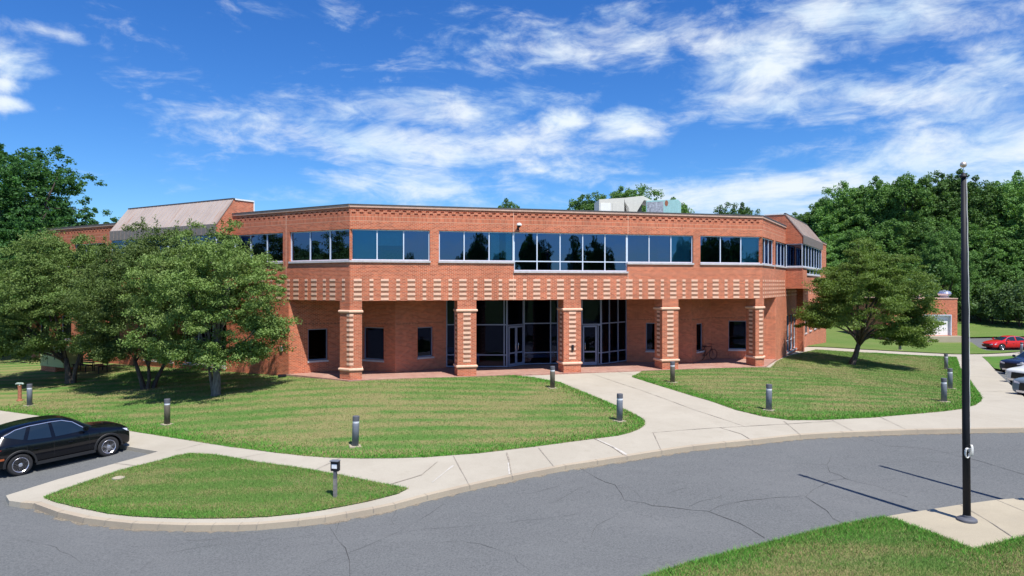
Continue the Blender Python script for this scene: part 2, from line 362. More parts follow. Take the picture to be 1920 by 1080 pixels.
def paver():
    t = NT('brick_pavers'); v = t.coord('Object', (1, 1, 1), (0, 0, -0.2479)); br = t.node('ShaderNodeTexBrick'); t.l.new(v, br.inputs['Vector'])
    br.inputs['Scale'].default_value = 1; br.inputs['Brick Width'].default_value = 0.2; br.inputs['Row Height'].default_value = 0.1; br.inputs['Mortar Size'].default_value = 0.006
    br.inputs['Color1'].default_value = (0.42, 0.22, 0.17, 1); br.inputs['Color2'].default_value = (0.30, 0.15, 0.12, 1); br.inputs['Mortar'].default_value = (0.40, 0.32, 0.26, 1)
    c = t.mix(t.rng(t.noise(t.coord(), 0.7, 6, 0.65), 0.45, 0.75, 0, 0.5), br.outputs['Color'], (0.50, 0.36, 0.29)); return t.fin(c, 0.9, 0.15)
M['paver'] = paver()
def metalroof():
    t = NT('weathered_metal_roof'); v = t.coord('Object', (1, 1, 1)); a = t.noise(v, 1.3, 6, 0.6)
    uv = t.coord('UV', (2.2, 0.25, 1)); st = t.noise(uv, 1.6, 7, 0.7, 0.3)
    c = t.mix(t.rng(a, 0.3, 0.7), (0.50, 0.415, 0.365), (0.42, 0.35, 0.31)); c = t.mix(t.rng(st, 0.55, 0.68, 0, 0.7), c, (0.38, 0.19, 0.10))
    return t.fin(c, 0.55, 0.35, 0.15)
M['metal'] = metalroof()
M['fascia'] = plain('fascia_metal', (0.25, 0.215, 0.195), 0.5, 0.4, 0.1)
def bark(name, a, b):
    t = NT(name); n = t.noise(t.coord('Object', (6, 6, 1.2)), 3.0, 8, 0.7); m = t.fin(t.mix(t.rng(n, 0.35, 0.65), a, b), 0.95, 0.1); t.bump(n, 0.7, 0.04); return m
M['bark'] = bark('bark', (0.05, 0.040, 0.034), (0.145, 0.12, 0.10)); M['bark_pale'] = bark('pale_bark', (0.10, 0.085, 0.07), (0.28, 0.25, 0.21))
def leaf_mat(name, a, b, c_, tr=0.35):
    t = NT(name); g = t.node('ShaderNodeNewGeometry'); n = t.noise(t.coord(), 0.9, 4, 0.6); oi = t.node('ShaderNodeObjectInfo')
    c = t.mix(g.outputs['Random Per Island'], a, b); c = t.mix(t.rng(n, 0.42, 0.66, 0, 0.7), c, c_)
    k = t.rng(oi.outputs['Random'], 0, 1, 0.68, 1.28); cc = t.node('ShaderNodeCombineColor')
    for i in range(3): t.l.new(k, cc.inputs[i])
    c = t.mix(1.0, c, cc.outputs[0], 'MULTIPLY')
    t.n.remove(t.b); d = t.node('ShaderNodeBsdfPrincipled'); t.l.new(c, d.inputs['Base Color']); d.inputs['Roughness'].default_value = 0.62; d.inputs['Specular IOR Level'].default_value = 0.25
    tl = t.node('ShaderNodeBsdfTranslucent'); tc_ = t.mix(1.0, c, (1.25, 1.35, 0.55), 'MULTIPLY'); t.l.new(tc_, tl.inputs['Color'])
    mx = t.node('ShaderNodeMixShader'); mx.inputs[0].default_value = tr; t.l.new(d.outputs[0], mx.inputs[1]); t.l.new(tl.outputs[0], mx.inputs[2])
    t.l.new(mx.outputs[0], t.out.inputs['Surface']); return t.mat
M['leaf_apple'] = leaf_mat('crabapple_leaves', (0.105, 0.180, 0.045), (0.195, 0.290, 0.080), (0.165, 0.220, 0.070), 0.26)
M['leaf_forest'] = leaf_mat('forest_leaves', (0.080, 0.175, 0.045), (0.165, 0.295, 0.080), (0.100, 0.205, 0.055), 0.26)
M['leaf_locust'] = leaf_mat('locust_leaves', (0.065, 0.180, 0.060), (0.120, 0.280, 0.080), (0.080, 0.200, 0.065), 0.4)
M['leaf_hawthorn'] = leaf_mat('olive_leaves', (0.135, 0.225, 0.050), (0.225, 0.330, 0.080), (0.17, 0.240, 0.062))
M['leaf_shrub'] = leaf_mat('shrub_leaves', (0.10, 0.19, 0.08), (0.17, 0.26, 0.11), (0.13, 0.21, 0.09))
# ---------------------------------------------------------------- terrain: thin plate surface through surveyed spots
P1 = Vector((-8.13, 34.2)); AM = R(14.2); AL = R(-30.8); AR = R(59.2)
ML = 23.5; LL = 9.0; RL = 8.2; BAY = 10.4
def dirv(a): return Vector((cos(a), sin(a)))
def outn(a): return Vector((sin(a), -cos(a)))
P5 = P1 + dirv(AM)*ML
def make_frame(o, a):
    d = dirv(a); n = outn(a)
    def F(u, v, z):          # u along, v into the building, z up
        p = o + d*u - n*v
        return (p.x, p.y, z)
    return F
FM = make_frame(P1, AM); FL = make_frame(P1, AL); FR = make_frame(P5, AR)
ctrl = []
for u in (0, 6, 12, 18, 23.5): ctrl.append((*FM(u, 0, 0)[:2], -0.03)); ctrl.append((*FM(u, 8, 0)[:2], -0.03))
for u in (-4.4, -9, -14, -20, -27): ctrl.append((*FL(u, 0, 0)[:2], -0.10 - (-u-4.4)*0.02)); ctrl.append((*FL(u, 10, 0)[:2], -0.2))
for u in (4, 8, 13, 19): ctrl.append((*FR(u, 0, 0)[:2], -0.05-0.012*u)); ctrl.append((*FR(u, 10, 0)[:2], -0.2))
ctrl += [(-5.5,24.1,-.88),(4.1,26.4,-.50),(10.4,27.6,-.36),(2.0,34.0,-.22),(8.2,34.9,-.18),(-14.4,28.5,-1.05),(-23.2,32.8,-1.15),(19.5,30.8,-.50),
 (24.5,38.5,-.85),(30.5,48.5,-1.15),(36,58,-1.3),(-14.0,33,-.60),(-19.5,36.4,-.75),(-25,38.7,-.95),(-15,25,-1.43),(-16,22.5,-1.45),(-20,20,-1.5),
 (-6,18,-1.30),(-13,18,-1.45),(3,21.5,-.85),(12,24,-.62),(20,26,-.60),(28,28,-.65),(11,16.5,-.92),(4,13,-1.12),(-4,12,-1.35),(0,0,-1.5),(30,10,-1.1),(-30,10,-1.8),
 (-35,32,-1.4),(-50,40,-1.5),(-55,60,-1.3),(-40,60,-0.7),(40,40,-1.0),(32,45,-1.2),(46,67,-1.75),(60,67,-1.75),(47,76,-1.5),(60,40,-1.2),(62,90,-0.3),(50,92,-0.2),(50,104,0.6),(66,104,1.0),(80,100,1.0),(75,90,-.2),(90,70,-1.2),
 (40,90,-0.7),(20,95,-0.5),(0,95,-0.5),(-30,95,-0.8),(60,0,-1.5),(-60,0,-2.0),(0,-40,-1.5),(60,-40,-1.5),(-60,-40,-2.0),(95,110,2.0),(0,130,0),(-80,100,-1)]
CT = np.array(ctrl); SC = 20.0
def _phi(r2): return np.where(r2 > 1e-12, 0.5*r2*np.log(np.maximum(r2, 1e-12)), 0.0)
def _solve():
    n = len(CT); X = CT[:, :2]/SC; d = ((X[:, None]-X[None])**2).sum(-1); A = np.zeros((n+3, n+3)); A[:n, :n] = _phi(d) + np.eye(n)*0.02
    P = np.c_[np.ones(n), X]; A[:n, n:] = P; A[n:, :n] = P.T; return np.linalg.solve(A, np.r_[CT[:, 2], 0, 0, 0])
WT = _solve()
def T(xy):
    xy = np.atleast_2d(np.asarray(xy, float)); X = xy/SC; C = CT[:, :2]/SC; out = np.empty(len(X))
    for s in range(0, len(X), 20000):
        x = X[s:s+20000]; d = ((x[:, None]-C[None])**2).sum(-1); out[s:s+20000] = _phi(d)@WT[:-3] + WT[-3] + x@WT[-2:]
    r = np.hypot(xy[:, 0]-10, xy[:, 1]-40); w = np.clip((r-85)/60, 0, 1); w = w*w*(3-2*w)
    far = np.where(xy[:, 1] > 40, 0.5, -1.8)
    return out*(1-w) + far*w
def T1(x, y): return float(T([(x, y)])[0])
def G(px, py, dz=0.0):       # where the line of sight through a spot of the photograph meets the ground
    kx = (px-CX)/FPX; kz = (py-HY)/FPX; lo, hi = 5.0, 140.0
    ys = np.linspace(lo, hi, 541); h = CAMZ - kz*ys - (T(np.c_[kx*ys, ys]) + dz)
    i = np.where(h < 0)[0]
    if len(i) == 0: return (kx*hi, hi)
    i = max(int(i[0]), 1); a, b = h[i-1], h[i]; y = ys[i-1] + (ys[i]-ys[i-1])*a/(a-b); return (kx*y, y)
def trace(pts, dz=0.0): return [G(x, y, dz) for x, y in pts]
def densify(poly, step, closed=True):
    out = []; n = len(poly)
    for i in range(n if closed else n-1):
        a = Vector(poly[i]); b = Vector(poly[(i+1) % n]); k = max(1, int((b-a).length/step))
        for j in range(k): out.append(tuple(a.lerp(b, j/k)))
    if not closed: out.append(tuple(poly[-1]))
    return out
def chaikin(poly, it=1, closed=True):
    for _ in range(it):
        q = []; n = len(poly)
        if not closed: q.append(poly[0])
        for i in range(n if closed else n-1):
            a = Vector(poly[i]); b = Vector(poly[(i+1) % n]); q.append(tuple(a.lerp(b, .25))); q.append(tuple(a.lerp(b, .75)))
        if not closed: q.append(poly[-1])
        poly = q
    return poly
def inside(poly, pts):
    p = np.asarray(poly); x, y = pts[:, 0], pts[:, 1]; c = np.zeros(len(pts), bool); j = len(p)-1
    for i in range(len(p)):
        xi, yi = p[i]; xj, yj = p[j]
        with np.errstate(divide='ignore', invalid='ignore'):
            c ^= ((yi > y) != (yj > y)) & (x < (xj-xi)*(y-yi)/(yj-yi+1e-30)+xi)
        j = i
    return c
def drape(name, poly, dz, mat, step=1.0, skirt=0.0, edge=0.6, parent=None):
    poly = densify(poly, edge); P = np.array(poly); lo = P.min(0); hi = P.max(0)
    gx, gy = np.meshgrid(np.arange(lo[0], hi[0], step), np.arange(lo[1], hi[1], step)); g = np.c_[gx.ravel(), gy.ravel()]
    g += (np.random.default_rng(1).random(g.shape)-.5)*step*0.3; g = g[inside(poly, g)]
    n = len(P)
    # drop grid points that crowd the outline
    if len(g):
        keep = np.ones(len(g), bool)
        for s in range(0, n, 50):
            d = ((g[:, None]-P[None, s:s+50])**2).sum(-1).min(1); keep &= d > (0.3*min(step, edge))**2
        g = g[keep]
    pts = [Vector(p) for p in poly] + [Vector(p) for p in g]
    vo, eo, fo, *_ = delaunay_2d_cdt(pts, [(i, (i+1) % n) for i in range(n)], [], 1, 1e-5)
    V = np.array([(v.x, v.y) for v in vo]); z = T(V) + dz; verts = [(v[0], v[1], zz_) for v, zz_ in zip(V, z)]
    faces = []
    for f in fo:
        a, b, c = (V[f[0]], V[f[1]], V[f[2]]); cr = (b[0]-a[0])*(c[1]-a[1])-(b[1]-a[1])*(c[0]-a[0]); faces.append(tuple(f) if cr > 0 else tuple(reversed(f)))
    if skirt:
        cnt = {}
        for f in faces:
            for i in range(len(f)): e = (f[i], f[(i+1) % len(f)]); cnt[e] = 1
        k = len(verts); low = {}
        for (a, b) in list(cnt):
            if (b, a) not in cnt:
                for q in (a, b):
                    if q not in low: low[q] = len(verts); x, y, zq = verts[q]; verts.append((x, y, zq-skirt))
                faces.append((a, low[a], low[b], b))
    me = bpy.data.meshes.new(name); me.from_pydata(verts, [], faces); me.update()
    o = put(name, me, mat, parent)
    return o
def struct(o): o['kind'] = 'structure'; return o

# ground to the horizon
def ground():
    rs = [0, 3, 6, 9, 12, 16, 20, 25, 30, 36, 42, 50, 58, 66, 75, 85, 95, 110, 130, 160, 200, 300, 500, 900, 1800, 3500]; seg = 96
    V = [(10, 40)]; F_ = []
    for r in rs[1:]:
        for k in range(seg): V.append((10+r*cos(2*pi*k/seg), 40+r*sin(2*pi*k/seg)))
    z = T(np.array(V)) - 0.35
    for k in range(seg): F_.append((0, 1+k, 1+(k+1) % seg))
    for i in range(len(rs)-2):
        for k in range(seg):
            a = 1+i*seg+k; b = 1+i*seg+(k+1) % seg; F_.append((a, a+seg, b+seg, b))
    me = bpy.data.meshes.new('ground'); me.from_pydata([(x, y, zz_) for (x, y), zz_ in zip(V, z)], [], F_); me.update()
    return struct(put('ground', me, M['grass_far']))
ground()
KD = 0.15     # road lies this far below the pavement
road_poly = [(-75, -30), (95, -30), (95, 62), (70, 85), (38, 85), (30, 60), (-10, 50), (-20, 46), (-75, 46)]
struct(drape('road', road_poly, -KD, M['asphalt'], 2.0, 0, 2.0))

# pavement: kerb line traced round the turning circle
kerb_px = [(11,929),(17,939),(40,942),(67,944),(111,960),(160,971),(200,976),(250,981),(300,983),(350,984.5),(400,984.5),(450,984),(483,983),(560,976),(610,970),(650,963),(700,954),(740,945.5),(800,929),(880,910),(960,892.5),(1060,873),(1120,864),(1175,855.5),
           (1240,845),(1300,836.5),(1360,830),(1410,825.5),(1500,815.5),(1580,811),(1650,808.5),(1720,806),(1800,804.5),(1920,803),(1990,803)]
lot_px = [(1920,744),(1892,718.5),(1864,692),(1841.5,668),(1930,664),(2000,662),(2000,658.5),(1920,659.5),(1850,664),(1795,664.5),(1720,661),(1644,657),(1575,653),(1512,650.5)]
left_px = [(-260,755),(0,798),(228,835),(296,846.5),(215,869),(110,898)]
kerb_w = trace(kerb_px)
pav = kerb_w + trace(lot_px) + [FR(13.5, .1, 0)[:2], FR(8.2, .3, 0)[:2], FM(23.0, .3, 0)[:2], FM(12, .5, 0)[:2], FM(0.5, .3, 0)[:2], FL(-4.4, .5, 0)[:2], FL(-22, 1, 0)[:2], G(-260, 690)] + trace(left_px)
struct(drape('pavement', pav, 0.0, M['concrete'], 0.9, 0.3, 0.5))
# kerb stones: a band 0.16 m wide, a touch proud, along the road edge
def ribbon(name, line, w, dz, mat, side=0.0, skirt=0.0, parent=None, step=0.4, jit=0.0):
    line = densify(line, step, False); L = [Vector(p) for p in line]; V = []; F_ = []; rnd = random.Random(4)
    for i, p in enumerate(L):
        d = (L[min(i+1, len(L)-1)] - L[max(i-1, 0)]); 
        if d.length < 1e-6: d = Vector((1, 0))
        d.normalize(); nn = Vector((-d.y, d.x)); ww = w*(1+jit*(rnd.random()-.5)*2) if hasattr(w, '__float__') or isinstance(w, (int, float)) else w(i/len(L))
        a = p + nn*(ww*(.5+side)); b = p + nn*(ww*(-.5+side)); V += [a, b]
    z = T(np.array([(v.x, v.y) for v in V])) + dz; VV = [(v.x, v.y, zz_) for v, zz_ in zip(V, z)]
    for i in range(len(L)-1): F_.append((2*i, 2*i+1, 2*i+3, 2*i+2))
    if skirt:
        k = len(VV); VV += [(x, y, zz_-skirt) for x, y, zz_ in VV]; 
        for i in range(len(L)-1):
            F_.append((2*i+1, k+2*i+1, k+2*i+3, 2*i+3)); F_.append((2*i, 2*i+2, k+2*i+2, k+2*i))
    me = bpy.data.meshes.new(name); me.from_pydata(VV, [], F_); me.update(); bm = bmesh.new(); bm.from_mesh(me); bmesh.ops.recalc_face_normals(bm, faces=bm.faces)
    up = sum(f.normal.z for f in bm.faces)
    if up < 0: bmesh.ops.reverse_faces(bm, faces=bm.faces)
    bm.to_mesh(me); bm.free(); return put(name, me, mat, parent)
struct(ribbon('kerb', kerb_w[2:], 0.17, 0.012, M['kerb'], 0.30, 0.22, step=0.3))

# kerb joints and grit in the gutter
kl = densify(kerb_w[2:], 3.6, False)
for i in range(1, len(kl)-1):
    a = Vector(kl[i]); d = (Vector(kl[i+1])-Vector(kl[i-1])).normalized(); nn = Vector((-d.y, d.x)); struct(ribbon('kerb_joint', [tuple(a-nn*.10), tuple(a+nn*.16)], .012, .016, M['joint'], step=.1))
struct(ribbon('gutter_grit', [tuple(Vector(kerb_w[k])) for k in range(2, len(kerb_w))], .09, -KD+.005, M['grit'], -.55, step=.12, jit=.9))
# lawns, flush with the pavement
lawnL_px = [(-260,728),(0,770),(60,778),(118,786),(155,795),(228,806),(280,814),(330,822),(430,838),(520,849.5),(570,855),(620,858.5),(680,860),(740,859.5),(800,857.5),(900,850),(1000,838),(1060,830),(1125,821.5),(1160,817),(1180,812),(1198,805),(1208,798),
            (1209,792),(1205,786),(1188,776),(1150,759),(1100,738),(1050,717.5),(1000,708.5),(955,704)]
lawnL = trace(lawnL_px) + [FM(6.2, -.16, 0)[:2], FM(0.0, -.20, 0)[:2], FL(-2, -.06, 0)[:2], FL(-4.5, -.04, 0)[:2], FL(-9, -.0, 0)[:2], FL(-19.6, .0, 0)[:2], FL(-32, 0.2, 0)[:2], (-60, 66), (-75, 60), (-75, 38)]
struct(drape('lawn', lawnL, 0.012, M['grass'], 0.8, 0.0, 0.5))
lawnR_px = [(1185,707),(1250,727.5),(1300,743),(1330,751.5),(1380,769),(1430,781),(1480,788),(1540,788),(1580,786),(1640,783),(1720,776),(1770,771.5),(1800,767.5),(1828,760),(1839,753),(1841,747),(1836,738),(1820,715),(1800,690),(1793,670),(1720,667),(1644,662.5),(1575,658.5),(1530,655.5)]
lawnR = trace(lawnR_px) + [FR(8.6, -.15, 0)[:2], FR(4.3, -.1, 0)[:2], FM(23.9, -.25, 0)[:2], FM(16.5, -.16, 0)[:2], G(1205, 695.5)]
struct(drape('lawn', lawnR, 0.012, M['grass'], 0.8, 0.0, 0.5))
isl_px = [(82,933.5),(120,919),(185,897),(230,882),(300,865),(330,856),(355,851.5),(400,853.5),(480,867.5),(560,878.5),(640,892.5),(700,905),(765,917),(745,927),(690,941),(640,951),(600,958),(560,964),(500,970),(450,972),(400,973),(350,973),(300,971.5),(250,969),(200,963.5),(140,951),(100,941)]
island = trace(isl_px); struct(drape('lawn', island, 0.03, M['grass'], 0.5, 0.0, 0.25))
wedge = trace([(1841.5,669),(1864,690.5),(1898,697),(1960,702),(2060,705),(2060,664.5),(2000,665),(1930,666.5)]); struct(drape('lawn', wedge, 0.012, M['grass_lush'], 0.8, 0, 0.5))
far_px = [(1512,649.5),(1575,652),(1644,656),(1720,660),(1795,663.5),(1850,663),(1920,658.5),(2060,657.5),(2060,660.8),(1880,660.5),(1850,657.5),(1835,651),(1822,641.5),(1960,640),(2200,640)]
far = trace([(1512,649.5),(1575,652),(1644,656),(1720,660),(1795,663.5),(1850,663),(1920,658.3),(2060,657)]) + [(80, 66), (60, 63.9)] + trace([(1920,656.8),(1880,657.5),(1850,657.2),(1836,652),(1822,642)]) + [(50, 78.5), (60, 79), (95, 80), (95, 130), (20, 130), (20, 85), (31, 69), FR(15, .1, 0)[:2]]
struct(drape('lawn', far, 0.012, M['grass_far'], 1.5, 0, 0.8))
fg_px = [(1080,1125),(1150,1100),(1225,1078),(1300,1054),(1400,1029),(1500,1003.5),(1580,985),(1625,976),(1655,971),(1680,975.5),(1707,986),(1746,1000),(1780,1013),(1806,1024),(1824,1031),(1842,1027.5),(1920,1008),(2100,960),(2300,960)]
fg = trace(fg_px) + [(22, 9), (10, 6), (2, 8)]; struct(drape('lawn', fg, 0.02, M['grass'], 0.35, 0.2, 0.2))
pad = trace([(1648,972),(1660,968.5),(1690,963),(1728,957.6),(1800,946),(1868,937),(1920,933),(2100,915),(2200,985),(1920,1015),(1842,1031),(1822,1033),(1780,1016),(1746,1003),(1707,989),(1680,978)])
struct(drape('flagpole_pad', pad, 0.0, M['pad'], 0.8, 0.25, 0.4))

# expansion joints, patched joints and road cracks follow their traced lines
jl = [([(1310,742),(1250,722),(1200,706),(1160,698)],.03),([(1400,801),(1300,768),(1200,731),(1110,701)],.03),([(1222,811.5),(1290,806),(1340,802.5),(1400,799.5),(1480,795),(1560,790)],.035),
      ([(1350,802),(1390,814),(1410,826)],.05),([(1115,823),(1145,837),(1175,856)],.06),([(960,893),(955,866),(950,849)],.05),([(590,882),(620,868),(640,858)],.04),
      ([(1600,809),(1560,788)],.03),([(1700,806),(1650,782)],.03),([(1864,692),(1797,690)],.03),([(1880,708),(1812,706)],.03),([(1905,732),(1832,735)],.03),([(1920,752),(1843,752)],.03),
      ([(1868,937),(1902,951),(1960,975)],.03),([(1800,946),(1850,975),(1900,1008)],.03),([(215,869),(260,874),(300,866)],.04),([(430,862),(500,850)],.035),([(330,845),(380,832)],.035),([(60,800),(110,787)],.035),
      ([(820,866),(790,891),(730,909)],.05),([(1040,877),(1010,840)],.03),([(1240,845),(1225,812)],.03),([(1500,815),(1470,790)],.03),([(880,910),(850,855)],.03)]
for i, (l, w) in enumerate(jl):
    struct(ribbon('pavement_joint', trace(l), w*.8, 0.014 if i != 13 else .006, M['joint'], jit=.5, step=.25))
for l, w in [([(1120,824),(1150,838),(1176,854)],.08),([(955,890),(953,868)],.07),([(810,905),(850,873)],.05)]:
    struct(ribbon('joint_sealant', trace(l), w, 0.010, M['patch'], jit=.6, step=.2))
ck = [([(1080,872),(1100,885),(1120,897),(1152,909),(1163,927),(1172,937),(1205,943),(1225,949),(1258,953),(1300,956),(1330,960),(1365,973),(1385,981),(1405,992),(1432,1008)],.035),
      ([(1292,951),(1310,943),(1325,939),(1345,935),(1350,930)],.03),([(1330,960),(1345,948),(1400,940),(1460,933),(1512,931),(1530,943),(1555,959),(1562,972),(1580,982)],.028),
      ([(1512,931),(1525,920),(1545,910),(1558,902),(1590,897)],.02),([(1556,858),(1550,872),(1553,884),(1575,891),(1590,900),(1640,911),(1700,932)],.022),
      ([(1610,819),(1640,828),(1665,836),(1700,839),(1740,842),(1800,855),(1850,868),(1895,882),(1920,890)],.03),([(618,990),(640,1015),(655,1050),(660,1085)],.022),([(742,946),(738,965),(735,985)],.016),
      ([(480,985),(470,1000),(430,1010),(350,1015)],.014),([(960,955),(1040,940),(1090,915),(1125,906)],.012),([(700,1010),(800,990),(900,985),(1010,975),(1080,965)],.010),([(1180,915),(1195,925),(1200,933)],.014),
      ([(660,940),(640,965),(630,1000)],.012),([(560,1075),(640,1040),(720,1010),(790,975),(830,945)],.012),([(1000,1075),(960,1040),(900,1020),(840,1015)],.012),([(250,1075),(300,1040),(420,1020),(520,1015),(600,1000)],.010),([(20,1010),(90,1020),(160,1055)],.010),([(1120,897),(1060,905),(1000,925),(940,930)],.010),([(1205,943),(1160,960),(1120,985),(1110,1010)],.010),([(1420,860),(1480,870),(1550,872)],.010),([(1225,949),(1240,930),(1290,915)],.010),([(1700,850),(1800,848),(1920,843)],.012),([(1640,870),(1720,862),(1800,872)],.010)]
for l, w in ck:
    q = densify(trace(l, -KD), .35, False); rr = random.Random(len(q)); q = [(x+rr.uniform(-.05, .05), y+rr.uniform(-.08, .08)) for x, y in q]
    struct(ribbon('road_crack', q, w*.5, -KD+0.006, M['crack'], jit=.7, step=.2))

# ---------------------------------------------------------------- grass blades
def blades(name, poly, per_m2, h, w, mat, seed=1, edge_only=None, dz=0.012, lean=0.5, hv=0.5):
    rg = np.random.default_rng(seed); P = np.array(poly); lo = P.min(0); hi = P.max(0); n = int((hi-lo).prod()*per_m2)
    g = lo + rg.random((n, 2))*(hi-lo); g = g[inside(poly, g)]
    if edge_only:
        D = np.array(densify(edge_only[0], .12, False)); keep = np.zeros(len(g), bool); lo2, hi2 = D.min(0)-1, D.max(0)+1
        idx = np.where(((g > lo2) & (g < hi2)).all(1))[0]
        for s in range(0, len(idx), 4000):
            q = g[idx[s:s+4000]]; d = np.sqrt(((q[:, None]-D[None])**2).sum(-1).min(1)); keep[idx[s:s+4000]] = rg.random(len(q)) < np.exp(-d/edge_only[1])
        g = g[keep]
    g = g + (rg.random(g.shape)-.5)*0.06
    z = T(g)+dz; n = len(g); a = rg.random(n)*2*pi; hh = h*(1-hv*rg.random(n)); ln = rg.normal(0, lean, (n, 2))*hh[:, None]
    dx = np.c_[np.cos(a), np.sin(a)]*(w*(.6+.8*rg.random(n)))[:, None]*.5
    V = np.empty((n, 3, 3)); V[:, 0, :2] = g-dx; V[:, 1, :2] = g+dx; V[:, 2, :2] = g+ln; V[:, 0, 2] = V[:, 1, 2] = z-.01; V[:, 2, 2] = z+hh
    o = put(name, fast_mesh(name, V.reshape(-1, 3), np.arange(3*n).reshape(n, 3), 3), mat); return o
def clipx(poly, lo, hi): return poly
g1 = blades('grass', fg, 3400, .055, .011, M['blade'], 1, dz=.02)
tag(g1, 'mown grass of the foreground lawn beside the black flagpole', 'grass', kind='stuff')
g2 = blades('grass', island, 2400, .055, .012, M['blade'], 2, dz=.03)
tag(g2, 'mown grass of the small pointed lawn between kerb and pavement', 'grass', kind='stuff')
lawnLv = [p for p in lawnL if p[0] > -34]
g3 = blades('grass', lawnLv, 420, .05, .024, M['blade'], 3)
tag(g3, 'patchy mown grass of the large lawn left of the walkway', 'grass', kind='stuff')
g4 = blades('grass', lawnR, 420, .05, .024, M['blade'], 4)
tag(g4, 'patchy mown grass of the lawn right of the walkway', 'grass', kind='stuff')
e1 = trace(fg_px[2:18]); e2 = island + [island[0]]; e3 = trace(lawnL_px[1:]); e4 = trace(lawnR_px[:22])
for i, (pl, ed, f, d, hh, ww) in enumerate([(fg, e1, .38, 4000, .10, .013), (island, e2, .34, 2400, .09, .015), (lawnL, e3, .40, 1300, .08, .024), (lawnR, e4, .40, 1300, .08, .024)]):
    o = blades('edge_grass', pl, d, hh, ww, M['blade_l'], 10+i, edge_only=(ed, f), dz=.02, lean=.7)
    tag(o, ['longer bright green grass fringing the foreground lawn', 'longer bright green grass fringing the small pointed lawn', 'longer bright grass fringing the large left lawn', 'longer bright grass fringing the lawn right of the walkway'][i], 'grass', kind='stuff')
# ---------------------------------------------------------------- the brick office building
bld = empty('office_building', (0, 0, 0), 0, 'two storey red brick office building with buff stone bands and a blue window strip', 'building')
HEAD, SILLZ, DROPZ, SOF, ZT = 7.57, 6.00, 5.50, 3.95, 8.80
def wall_cells(mb, F, u0, u1, z0, z1, holes=(), t=0.3, v=0.0, matf=None, zs=()):
    us = sorted({u0, u1, *[h[0] for h in holes], *[h[1] for h in holes]}); us = [u for u in us if u0-1e-6 <= u <= u1+1e-6]
    zz_ = sorted({z0, z1, *zs, *[h[2] for h in holes], *[h[3] for h in holes]}); zz_ = [z for z in zz_ if z0-1e-6 <= z <= z1+1e-6]
    def solid(i, j):
        if i < 0 or j < 0 or i >= len(us)-1 or j >= len(zz_)-1: return False
        uc = (us[i]+us[i+1])/2; zc = (zz_[j]+zz_[j+1])/2
        return not any(h[0] < uc < h[1] and h[2] < zc < h[3] for h in holes)
    for i in range(len(us)-1):
        for j in range(len(zz_)-1):
            if not solid(i, j): continue
            a, b, c, d = us[i], us[i+1], zz_[j], zz_[j+1]; m = matf((c+d)/2) if matf else 0
            mb.quad(F(a, v, c), F(b, v, c), F(b, v, d), F(a, v, d), m); mb.quad(F(b, v+t, c), F(a, v+t, c), F(a, v+t, d), F(b, v+t, d), m)
            if not solid(i-1, j): mb.quad(F(a, v+t, c), F(a, v, c), F(a, v, d), F(a, v+t, d), m)
            if not solid(i+1, j): mb.quad(F(b, v, c), F(b, v+t, c), F(b, v+t, d), F(b, v, d), m)
            if not solid(i, j-1): mb.quad(F(a, v+t, c), F(b, v+t, c), F(b, v, c), F(a, v, c), m)
            if not solid(i, j+1): mb.quad(F(a, v, d), F(b, v, d), F(b, v+t, d), F(a, v+t, d), m)
def soldz(z): return 1 if 7.98 < z < 8.34 else 0
def upper_wall(F, u0, u1, z0, holes, label=None, gap0=0.1):
    mb = MB(); wall_cells(mb, F, u0, u1, z0, 8.34, holes, matf=soldz, zs=(7.98,))
    # dog tooth band: brick skin in front of a recessed backing, with every other brick left out
    mb.quad(F(u0, .07, 8.34), F(u1, .07, 8.34), F(u1, .07, 8.66), F(u0, .07, 8.66)); mb.quad(F(u1, .3, 8.34), F(u0, .3, 8.34), F(u0, .3, 8.66), F(u1, .3, 8.66))
    def skin(a, b, c, d, v0=0.0): mb.box(a, b, v0, .068, c, d, 0, F)
    skin(u0, u1, 8.545, 8.66); skin(u0, u1, 8.425, 8.475)
    for row, (c, d) in enumerate(((8.3401, 8.425), (8.475, 8.545))):
        u = u0+gap0+(.195 if row else 0); last = u0
        while u < u1-.2:
            skin(last, u, c, d); last = u+.185; u += .39
        skin(last, u1, c, d)
    o = mb.build('wall', [M['brick'], M['soldier']], bld, uv=True, fix=False)
    mb2 = MB(); mb2.box(u0-.0, u1+.0, -.05, .36, 8.66, 8.78, 0, F); mb2.box(u0, u1, -.075, .38, 8.782, 8.825, 1, F)
    mb2.build('coping', [M['cornice'], M['flash']], bld)
    return o
def stones(F, cols, name='stone_band', z0=3.985, n=5, per=.241, hh=.12, pv=.014):
    mb = MB(); db = MB()
    for (a, b) in cols:
        for k in range(n):
            z = z0+k*per; mb.box(a, b, -pv, .02, z, z+hh, 0, F)
            if k < n-1: mb.box(a+.01, b-.01, -.003, .02, z+hh+.002, z+per-.002, 1, F)
    return mb.build(name, [M['stone'], M['dbrick']], bld, uv=True)
win_count = 0
